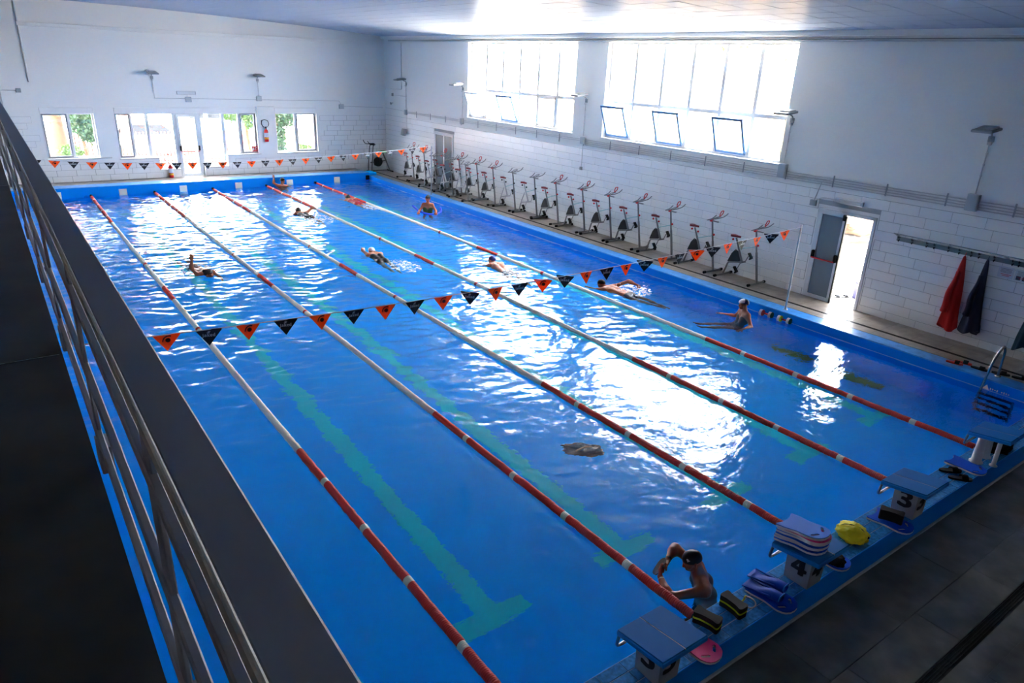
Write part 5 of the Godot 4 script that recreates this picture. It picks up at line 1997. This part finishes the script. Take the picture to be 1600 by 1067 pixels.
func people() -> void:
	splash("white foam round the arm of the black-capped swimmer under the pennants", V(-1.35, 0.0, -7.95), V(0.42, 0.14, 0.42), 260)
	splash("white foam at the feet of the white-capped swimmer in mid pool", V(-5.05, 0.0, -12.2), V(0.35, 0.10, 0.55), 200)
	splash("white foam beside the swimmer reaching over by the far lane rope", V(-4.75, 0.0, -18.3), V(0.50, 0.10, 0.65), 200)
	splash("white foam behind the bare-backed breaststroke swimmer in the glare", V(-2.9, 0.0, -10.4), V(0.30, 0.05, 0.40), 120)
	splash("drops and foam round the raised arm of the dark-haired swimmer", V(-9.45, 0.0, -14.2), V(0.35, 0.12, 0.50), 120)
	splash("thin foam at the feet of the swimmer in red by the rightmost lane rope", V(-2.55, 0.0, -19.4), V(0.22, 0.05, 0.45), 90)
	# the man standing near block 5, with his back to the edge
	var w0 := V(-7.83, 0.0, -0.52)
	var L := func(x: float, y: float, z: float) -> Vector3: return V(x, y, z) - w0
	var look := V(-0.80, -0.45, -0.55)
	var j := {
		"chest": L.call(-7.83, -0.10, -0.47), "pelvis": L.call(-7.78, -0.60, -0.40), "shoulder": [L.call(-7.97, 0.02, -0.36), L.call(-7.74, 0.03, -0.64)],
		"hip": [L.call(-7.84, -0.66, -0.32), L.call(-7.72, -0.66, -0.47)], "knee": [L.call(-7.92, -1.02, -0.38), L.call(-7.80, -1.02, -0.56)], "ankle": [L.call(-7.80, -1.36, -0.30), L.call(-7.68, -1.36, -0.48)], "toe": [L.call(-7.93, -1.385, -0.38), L.call(-7.80, -1.385, -0.58)],
		"elbow": [L.call(-8.29, -0.02, -0.52), L.call(-7.76, 0.08, -0.93)], "wrist": [L.call(-8.18, 0.03, -0.74), L.call(-7.96, 0.06, -0.85)],
		"head": face(L.call(-7.925, 0.225, -0.575), look), "cap": "cap_black", "suit": ["trunks", "suit_black"], "size": 1.14,
	}
	j.hands = [hand_at(j.wrist[0], V(0.45, 0.50, -0.55), V(0.7, -0.1, 0.7), false), hand_at(j.wrist[1], V(-0.85, 0.0, 0.30), V(-0.2, -0.9, 0.3), true)]
	j.curl = [0.75, 0.6]
	var man := person("man with a black cap and tanned shoulders standing in the water, fastening a hand paddle", w0, 0.0, j, "skin_dark", 0.012)
	var s := begin()
	var wr: Vector3 = j.wrist[0]
	var el: Vector3 = j.elbow[0]
	var d0 := (wr - el).normalized()
	tube(s, [wr - d0 * 0.04, wr - d0 * 0.03], 0.033, 14)
	obj("wristband", s, "foam_cream", man)
	s = begin()
	wr = j.wrist[1]
	el = j.elbow[1]
	d0 = (wr - el).normalized()
	tube(s, [wr - d0 * 0.05, wr - d0 * 0.015], 0.033, 14)
	obj("watch", s, "black_plastic", man)
	s = begin()   # a swoosh on the side of the cap
	var hh: Transform3D = j.head
	box(s, hh * V(0.062, 0.075, 0.030), V(0.006, 0.030, 0.045), 0.002, hh.basis * Basis(Vector3.BACK, 0.75))
	obj("cap_mark", s, "print_white", man)
	var p := thing("hand_paddle", "black hand paddle with holes held by the man with the black cap", "hand paddle", V(-8.10, 0.055, -0.835))
	var tilt := Basis(Vector3.UP, 0.7) * Basis(Vector3.RIGHT, 0.5)
	s = begin()
	var poly := []
	for k in 28:
		var u := TAU * k / 28
		poly.append([0.085 * cos(u) * (1.0 + 0.12 * cos(2.0 * u)), 0.115 * sin(u)])
	prism(s, poly, 0.008, Transform3D(tilt, Vector3.ZERO))
	obj("plate", s, "black_plastic", p)
	s = begin()
	for y in [-0.03, 0.04]: tube(s, [tilt * V(-0.05, y, 0.008), tilt * V(-0.025, y, 0.035), tilt * V(0.025, y, 0.035), tilt * V(0.05, y, 0.008)], 0.006, 6)
	obj("strap", s, "black_foam", p)

	# swimmers, near to far
	# woman in the near right lane, leaning back
	j = {"chest": V(0, 0.06, 0.03), "pelvis": V(0, -0.28, -0.08), "shoulder": [V(-0.155, 0.17, 0.04), V(0.155, 0.17, 0.04)], "hip": [V(-0.09, -0.32, -0.12), V(0.09, -0.32, -0.12)], "knee": [V(-0.13, -0.22, -0.52), V(0.12, -0.28, -0.50)], "ankle": [V(-0.13, -0.20, -0.90), V(0.14, -0.30, -0.86)], "toe": [V(-0.13, -0.12, -1.00), V(0.15, -0.20, -0.97)],
		"elbow": [V(-0.32, -0.02, 0.06), V(0.34, -0.02, 0.02)], "wrist": [V(-0.46, -0.04, -0.20), V(0.52, -0.03, -0.16)], "head": face(V(0, 0.36, 0.0), V(0.15, -0.08, -1)), "cap": "cap_navy", "suit": ["one_piece", "suit_black"], "size": 0.92}
	j.hands = [hand_at(j.wrist[0], V(-0.5, 0.1, -1), V(0, -1, 0), false), hand_at(j.wrist[1], V(0.5, 0.0, -1), V(0, -1, 0), true)]
	var lady := person("woman in a white and navy cap and black swimsuit leaning back near the kerb", V(-0.86, 0.02, -5.31), deg_to_rad(62), j, "skin_tan")
	s = begin()
	cap_shape(s, (j.head as Transform3D) * Transform3D(Basis(Vector3.RIGHT, 0.35), V(0, 0.004, 0.012)), 1.0, 0.25)
	obj("cap_front", s, "cap_white", lady)
	# butterfly-armed swimmer under the pennants
	j = prone(V(0, -0.35, -1), 1)
	j.elbow[1] = V(0.36, 0.16, 0.16)
	j.wrist[1] = V(0.52, 0.07, 0.30)
	j.hands[1] = hand_at(j.wrist[1], V(0.7, -0.5, 0.35), V(0, -0.6, -1), true)
	j.cap = "cap_black"
	j.suit = ["trunks", "suit_black"]
	person("swimmer with a black cap swinging one tanned arm under the pennants near the right kerb", V(-1.72, 0.03, -8.25), 0.15, j, "skin_tan")
	j = prone(V(-0.4, -0.2, -1), 0, false)
	j.head = face(V(0, 0.10, -0.34), V(-0.5, -0.1, -1))
	j.chest = V(0, 0.0, 0.02)
	j.shoulder = [V(-0.17, 0.03, -0.13), V(0.17, 0.03, -0.13)]
	j.cap = "cap_blue"
	j.suit = ["trunks", "suit_black"]
	person("breaststroke swimmer with a dark blue cap and bare back in the bright glare", V(-2.98, 0.0, -11.10), -0.12, j, "skin_fair")
	j = prone(V(0, -0.4, -1), 0)
	j.elbow[0] = V(-0.22, 0.06, -0.42)
	j.wrist[0] = V(-0.10, 0.03, -0.66)
	j.hands[0] = hand_at(j.wrist[0], V(0, 0.05, -1), V(0, -1, 0), false)
	j.cap = "cap_white"
	j.suit = ["one_piece", "suit_black"]
	person("swimmer in a white cap and dark swimsuit stretched out in the middle of the pool", V(-5.20, 0.02, -13.45), -0.10, j, "skin_fair")
	j = prone(V(-0.9, 0.05, -0.5), 1)
	j.elbow[1] = V(0.30, 0.17, -0.14)
	j.wrist[1] = V(0.28, 0.36, -0.20)
	j.hands[1] = hand_at(j.wrist[1], V(0.0, 1, -0.15), V(0.3, 0, -1), true)
	j.hair = "hair_dark"
	j.suit = ["trunks", "suit_black"]
	person("dark-haired swimmer with one arm raised by the first lane rope from the gallery", V(-9.35, 0.02, -13.88), PI + 0.12, j, "skin_tan")
	j = prone(V(0.25, -0.3, -1), 1)
	j.suit = ["one_piece", "suit_black"]
	j.cap = "skin_fair"
	j.erase("cap")
	j.hair = "hair_dark"
	person("swimmer in a dark swimsuit with the right arm reaching over, by the far lane rope", V(-5.02, 0.03, -19.22), 0.06, j, "skin_tan")
	j = prone(V(0, -0.5, -1), 0, false)
	j.suit = ["one_piece", "suit_red"]
	j.hair = "hair_dark"
	person("swimmer in a red and dark swimsuit close beside the rightmost lane rope", V(-2.64, 0.03, -20.75), 0.05, j, "skin_fair")
	# woman with the noodle
	j = {"chest": V(0, 0.13, 0.0), "pelvis": V(0, -0.24, 0.04), "shoulder": [V(-0.15, 0.25, 0.0), V(0.15, 0.25, 0.0)], "hip": [V(-0.09, -0.30, 0.04), V(0.09, -0.30, 0.04)], "knee": [V(-0.12, -0.55, -0.25), V(0.12, -0.58, -0.22)], "ankle": [V(-0.11, -0.92, -0.05), V(0.11, -0.94, -0.02)], "toe": [V(-0.11, -1.0, -0.2), V(0.11, -1.02, -0.17)],
		"elbow": [V(-0.27, 0.06, -0.08), V(0.27, 0.06, -0.08)], "wrist": [V(-0.27, 0.06, -0.31), V(0.30, 0.06, -0.31)], "head": face(V(0, 0.45, -0.01), V(0.2, -0.05, -1)), "hair": "hair_dark", "suit": ["one_piece", "suit_green"], "size": 0.92}
	j.hands = [hand_at(j.wrist[0], V(0.1, -0.2, -1), V(0, -1, 0), false), hand_at(j.wrist[1], V(0, -0.2, -1), V(0, -1, 0), true)]
	j.curl = [0.9, 0.9]
	person("dark-haired woman in a green swimsuit resting on a blue foam noodle", V(-1.12, 0.0, -17.98), deg_to_rad(150), j, "skin_tan")
	var nd := thing("foam_noodle", "blue foam noodle bent round the woman in the green swimsuit", "noodle", V(-1.1, 0.0, -17.7))
	s = begin()
	tube(s, rounded([V(-0.36, 0.16, -0.72), V(-0.33, 0.04, -0.35), V(-0.22, 0.0, 0.05), V(0.08, -0.02, 0.12), V(0.38, 0.02, -0.05), V(0.48, 0.10, -0.30)], 0.2, 6), 0.034, 12)
	obj("foam", s, "noodle_blue", nd)
	# man at the far wall
	j = {"chest": V(0, -0.12, 0.0), "pelvis": V(0, -0.58, 0.06), "shoulder": [V(-0.18, 0.03, 0.02), V(0.17, -0.01, 0.02)], "hip": [V(-0.09, -0.64, 0.06), V(0.09, -0.64, 0.06)], "knee": [V(-0.11, -1.0, -0.04), V(0.11, -1.0, -0.02)], "ankle": [V(-0.11, -1.36, 0.1), V(0.11, -1.36, 0.1)], "toe": [V(-0.11, -1.385, -0.04), V(0.11, -1.385, -0.04)],
		"elbow": [V(-0.30, 0.13, -0.10), V(0.33, -0.16, -0.04)], "wrist": [V(-0.25, 0.33, -0.16), V(0.30, -0.26, -0.20)], "head": face(V(0.02, 0.21, -0.02), V(0.9, -0.1, -0.5)), "cap": "cap_black"}
	j.hands = [hand_at(j.wrist[0], V(0.05, 0.6, -0.6), V(0, -0.6, -0.8), false), null]
	person("man with a dark cap resting at the far wall, one hand on the edge", V(-3.80, 0.0, -24.70), 0.0, j, "skin_tan")
	# a drifting bag and two green mats under water
	var sb := thing("sunken_bag", "blurred dark teal bag drifting just under the water in the lane before block 4", "bag", V(-7.02, -0.26, -3.22), 0.9)
	s = begin()
	lump(s, V(0.13, 0.07, 0.24), Vector3.ZERO, 0.6, 61.0, 16)
	obj("bag", s, "suit_teal", sb)
	s = begin()
	tube(s, [V(-0.08, 0.10, -0.10), V(-0.05, 0.15, -0.03), V(0.0, 0.16, 0.04), V(0.05, 0.10, 0.12)], 0.018, 8)
	obj("handle", s, "skin_fair", sb)
	for k in 2:
		var g := thing("sunken_mat", ["green foam mat lying under water in the right lane, farther from the ladder", "green foam mat lying under water in the right lane, nearer the ladder"][k], "mat", V(-0.30, DEEP, -4.36 + 1.42 * k), 0.06, "green mats under water")
		s = begin()
		var poly2 := []
		for i in 32:
			var u := TAU * i / 32
			poly2.append([0.13 * signf(cos(u)) * pow(absf(cos(u)), 0.6), 0.44 * signf(sin(u)) * pow(absf(sin(u)), 0.5)])
		prism(s, poly2, 0.04, Transform3D(Basis(V(1, 0, 0), V(0, 0, -1), V(0, 1, 0)), Vector3.ZERO))
		obj("foam", s, "sunk_green", g)


# ---------- outdoors ----------

func leaves(s: SurfaceTool, c: Vector3, r: Vector3, n: int, size: float) -> void:
	s.set_smooth_group(-1)
	for i in n:
		var d := V(rng.randfn(), rng.randfn(), rng.randfn()).normalized() * pow(rng.randf(), 0.4)
		var p := c + d * r
		var a := V(rng.randfn(), rng.randfn(), rng.randfn()).normalized()
		var b := a.cross(V(rng.randfn(), rng.randfn(), rng.randfn())).normalized()
		var l := size * rng.randf_range(0.6, 1.3)
		tri(s, p, p + a * l * 0.5 + b * l * 0.28, p + a * l)
		tri(s, p, p + a * l, p + a * l * 0.5 - b * l * 0.28)

func tree(called: String, label: String, at: Vector3, h: float, r: float, crown: Array, leaf: String, size: float, group := "") -> void:
	var t := thing(called, label, "tree", at, 0.0, group)
	var s := begin()
	tube(s, [V(0, -0.1, 0), V(0.03, h * 0.3, 0.02), V(-0.05, h * 0.7, 0.0), V(0.02, h, 0.0)], [r * 1.25, r, r * 0.9, r * 0.75], 12)
	obj("trunk", s, "bark", t)
	for q in crown:
		s = begin()
		tube(s, [V(0.02, h * 0.95, 0), V(q[0].x * 0.6, q[0].y - q[1].y * 0.3, q[0].z * 0.6), q[0]], [r * 0.5, r * 0.3, r * 0.1], 6)
		obj("branch", s, "bark", t)
		s = begin()
		leaves(s, q[0], q[1], q[2], size)
		obj("foliage", s, leaf, t).set_meta("kind", "stuff")

func outdoors() -> void:
	var s := begin()
	slab(s, 1.9, 60.0, -0.3, 0.15, -70.0, 30.0)
	slab(s, -60.0, 1.9, -0.3, 0.15, -90.0, -26.8)
	slab(s, -60.0, -17.3, -0.3, 0.15, -26.8, 30.0)
	slab(s, -17.3, 1.9, -0.3, 0.15, 6.6, 30.0)
	struct("ground", s, "ground_pale", "sunlit pale paving around the building", "ground")
	# pink iron fence behind the garden
	var t := thing("garden_fence", "pinkish iron railing fence behind the garden windows", "fence", V(-6.0, 0.15, -31.0))
	s = begin()
	for y in [0.18, 1.18]: slab(s, -9.0, 12.0, y - 0.02, y + 0.02, -0.02, 0.02)
	obj("rail", s, "fence_pink", t)
	s = begin()
	slab(s, -0.025, 0.025, 0.0, 1.36, -0.015, 0.015, 0.004)
	var post := done(s)
	for k in 150: piece("bar", post, "fence_pink", t, Transform3D(Basis(), V(-9.0 + k * 0.14, 0, 0)))
	# palms and trees in the garden
	tree("palm", "thick brown palm trunk behind the left pane of the garden window by the gallery", V(-10.62, 0.15, -30.2), 4.6, 0.30, [[V(0.2, 5.2, 0.2), V(1.6, 0.6, 1.6), 500]], "leaf_dark", 0.5)
	tree("palm", "brown palm trunk behind the window group left of the glazed door", V(-7.75, 0.15, -33.4), 4.6, 0.22, [[V(0.1, 5.2, 0.2), V(1.6, 0.6, 1.6), 500]], "leaf_dark", 0.5)
	tree("garden_tree", "bushy dark green tree behind the right pane of the window by the gallery", V(-9.75, 0.15, -29.6), 1.7, 0.07, [[V(0.0, 2.1, 0.0), V(0.48, 0.75, 0.45), 2600], [V(0.25, 1.5, 0.1), V(0.30, 0.40, 0.3), 900], [V(-0.25, 2.7, 0.0), V(0.45, 0.5, 0.4), 1000]], "leaf_dark", 0.16)
	tree("garden_tree", "light green shrub low behind the window by the gallery", V(-10.3, 0.15, -29.3), 0.4, 0.03, [[V(0.0, 0.75, 0.0), V(0.42, 0.4, 0.3), 900]], "leaf_light", 0.14)
	tree("garden_tree", "light green branches hanging behind the window group right of the door", V(-3.6, 0.15, -29.4), 2.6, 0.07, [[V(-0.6, 2.25, 0.2), V(0.55, 0.35, 0.3), 700], [V(0.1, 2.1, 0.3), V(0.45, 0.5, 0.3), 800]], "leaf_light", 0.16)
	tree("garden_tree", "dark climbing ivy on a post behind the left pane of the ivy window", V(-2.72, 0.15, -28.0), 2.6, 0.09, [[V(0.02, 1.3, 0.0), V(0.24, 1.5, 0.25), 2600], [V(0.35, 2.15, 0.0), V(0.50, 0.40, 0.3), 1200]], "leaf_dark", 0.13)
	tree("garden_tree", "low light shrub behind the right pane of the ivy window", V(-1.55, 0.15, -28.2), 0.4, 0.03, [[V(0.0, 0.75, 0.0), V(0.5, 0.35, 0.3), 600]], "leaf_light", 0.13)
	# a parked car and the houses behind
	t = thing("car", "white car parked beyond the fence left of the glazed door", "car", V(-6.6, 0.15, -34.5), 0.1)
	s = begin()
	prism(s, [[-2.1, 0.25], [2.1, 0.25], [2.15, 0.7], [1.9, 0.9], [0.9, 0.98], [-2.0, 0.95], [-2.15, 0.7]], 1.7, Transform3D(Basis(), V(0, 0, -0.85)))
	obj("body", s, "car_white", t)
	s = begin()
	prism(s, [[-1.7, 0.95], [1.0, 0.96], [0.35, 1.42], [-1.3, 1.45]], 1.5, Transform3D(Basis(), V(0, 0, -0.75)))
	obj("cabin", s, "car_glass", t)
	s = begin()
	prism(s, [[-1.35, 1.44], [0.4, 1.41], [0.3, 1.49], [-1.25, 1.52]], 1.5, Transform3D(Basis(), V(0, 0, -0.75)))
	obj("roof", s, "car_white", t)
	for q in [V(-1.35, 0.32, -0.86), V(1.35, 0.32, -0.86), V(-1.35, 0.32, 0.66), V(1.35, 0.32, 0.66)]:
		s = begin()
		tube(s, [q, q + V(0, 0, 0.2)], 0.32, 20)
		obj("wheel", s, "tyre", t)
	t = thing("van", "pale blue van parked beyond the fence right of the glazed door", "van", V(-2.6, 0.15, -39.0), -0.1)
	s = begin()
	prism(s, [[-2.4, 0.3], [2.4, 0.3], [2.4, 2.3], [-1.4, 2.3], [-2.0, 1.4], [-2.45, 1.2]], 1.9, Transform3D(Basis(), V(0, 0, -0.95)))
	obj("body", s, "house_blue", t)
	s = begin()
	slab(s, -1.3, -0.6, 1.35, 2.05, 0.94, 0.97, 0.01)
	slab(s, -0.4, 0.6, 1.35, 2.05, 0.94, 0.97, 0.01)
	obj("window_glass", s, "car_glass", t)
	for q in [V(-1.6, 0.32, 0.76), V(1.6, 0.32, 0.76), V(-1.6, 0.32, -0.96), V(1.6, 0.32, -0.96)]:
		s = begin()
		tube(s, [q, q + V(0, 0, 0.2)], 0.34, 20)
		obj("wheel", s, "tyre", t)
	t = thing("house", "white house across the street behind the garden fence", "house", V(-7.0, 0.15, -48.0))
	s = begin()
	slab(s, -16.0, 16.0, 0.0, 6.0, -4.0, 4.0)
	obj("wall", s, "house_white", t)
	for k in 9:
		s = begin()
		slab(s, -14.0 + k * 3.4, -12.6 + k * 3.4, 0.9, 2.4, 3.96, 4.03, 0.01)
		obj("window_shutter", s, "house_blue", t)
	# yard on the right: a sandy wall with a pine behind it
	s = begin()
	slab(s, 15.0, 15.4, 0.15, 4.15, -34.0, -8.0)
	struct("yard_wall", s, "yard_wall", "sandy yard wall outside the tall windows", "wall")
	tree("pine", "large pine with a leaning bough seen through the nearer tall window", V(16.6, 0.15, -17.2), 5.2, 0.32, [[V(-0.4, 6.3, -3.2), V(1.3, 0.5, 1.4), 400], [V(0.6, 7.0, 0.8), V(1.5, 0.7, 1.6), 500], [V(0.0, 6.9, -1.2), V(1.6, 0.7, 1.6), 400]], "leaf_light", 0.35)
	# things outside the exit door
	t = thing("rubbish_heap", "heap of pale and rusty rags and sheets outside the exit door", "heap", V(8.2, 0.15, -8.1))
	for k in 16:
		s = begin()
		var c := V(rng.randf_range(-1.3, 1.3), rng.randf_range(0.0, 0.45), rng.randf_range(-0.9, 0.9))
		lump(s, V(rng.randf_range(0.25, 0.6), rng.randf_range(0.10, 0.28), rng.randf_range(0.25, 0.6)), c, 0.6, k * 3.0, 9)
		obj("sheet", s, ["tarp_pale", "tarp_rust", "tarp_pale", "house_blue", "tarp_pale"][k % 5], t)
	t = thing("white_sack", "crumpled white sack on the ground outside the exit door", "sack", V(6.0, 0.15, -7.15))
	s = begin()
	lump(s, V(0.32, 0.18, 0.30), Vector3.ZERO, 0.6, 40.0, 14)
	obj("sack", s, "tarp_pale", t)
	t = thing("violet_panel", "violet plastic panel standing by the right side of the exit doorway", "panel", V(2.42, 0.15, -4.66), 1.2)
	s = begin()
	box(s, V(0, 0.19, 0), V(0.30, 0.38, 0.10), 0.02)
	obj("panel", s, "bin_violet", t)
	s = begin()
	box(s, V(0, 0.385, 0), V(0.32, 0.03, 0.12), 0.01)
	obj("rim", s, "bin_violet", t)
	slipper("slipper", "grey slipper lying just outside the exit door, left one", V(2.12, 0.15, -5.02), 0.9, "tarp_pale", "black_foam", "grey slippers outside the exit door")
	slipper("slipper", "grey slipper lying just outside the exit door, right one", V(2.30, 0.15, -4.92), 1.1, "tarp_pale", "black_foam", "grey slippers outside the exit door")
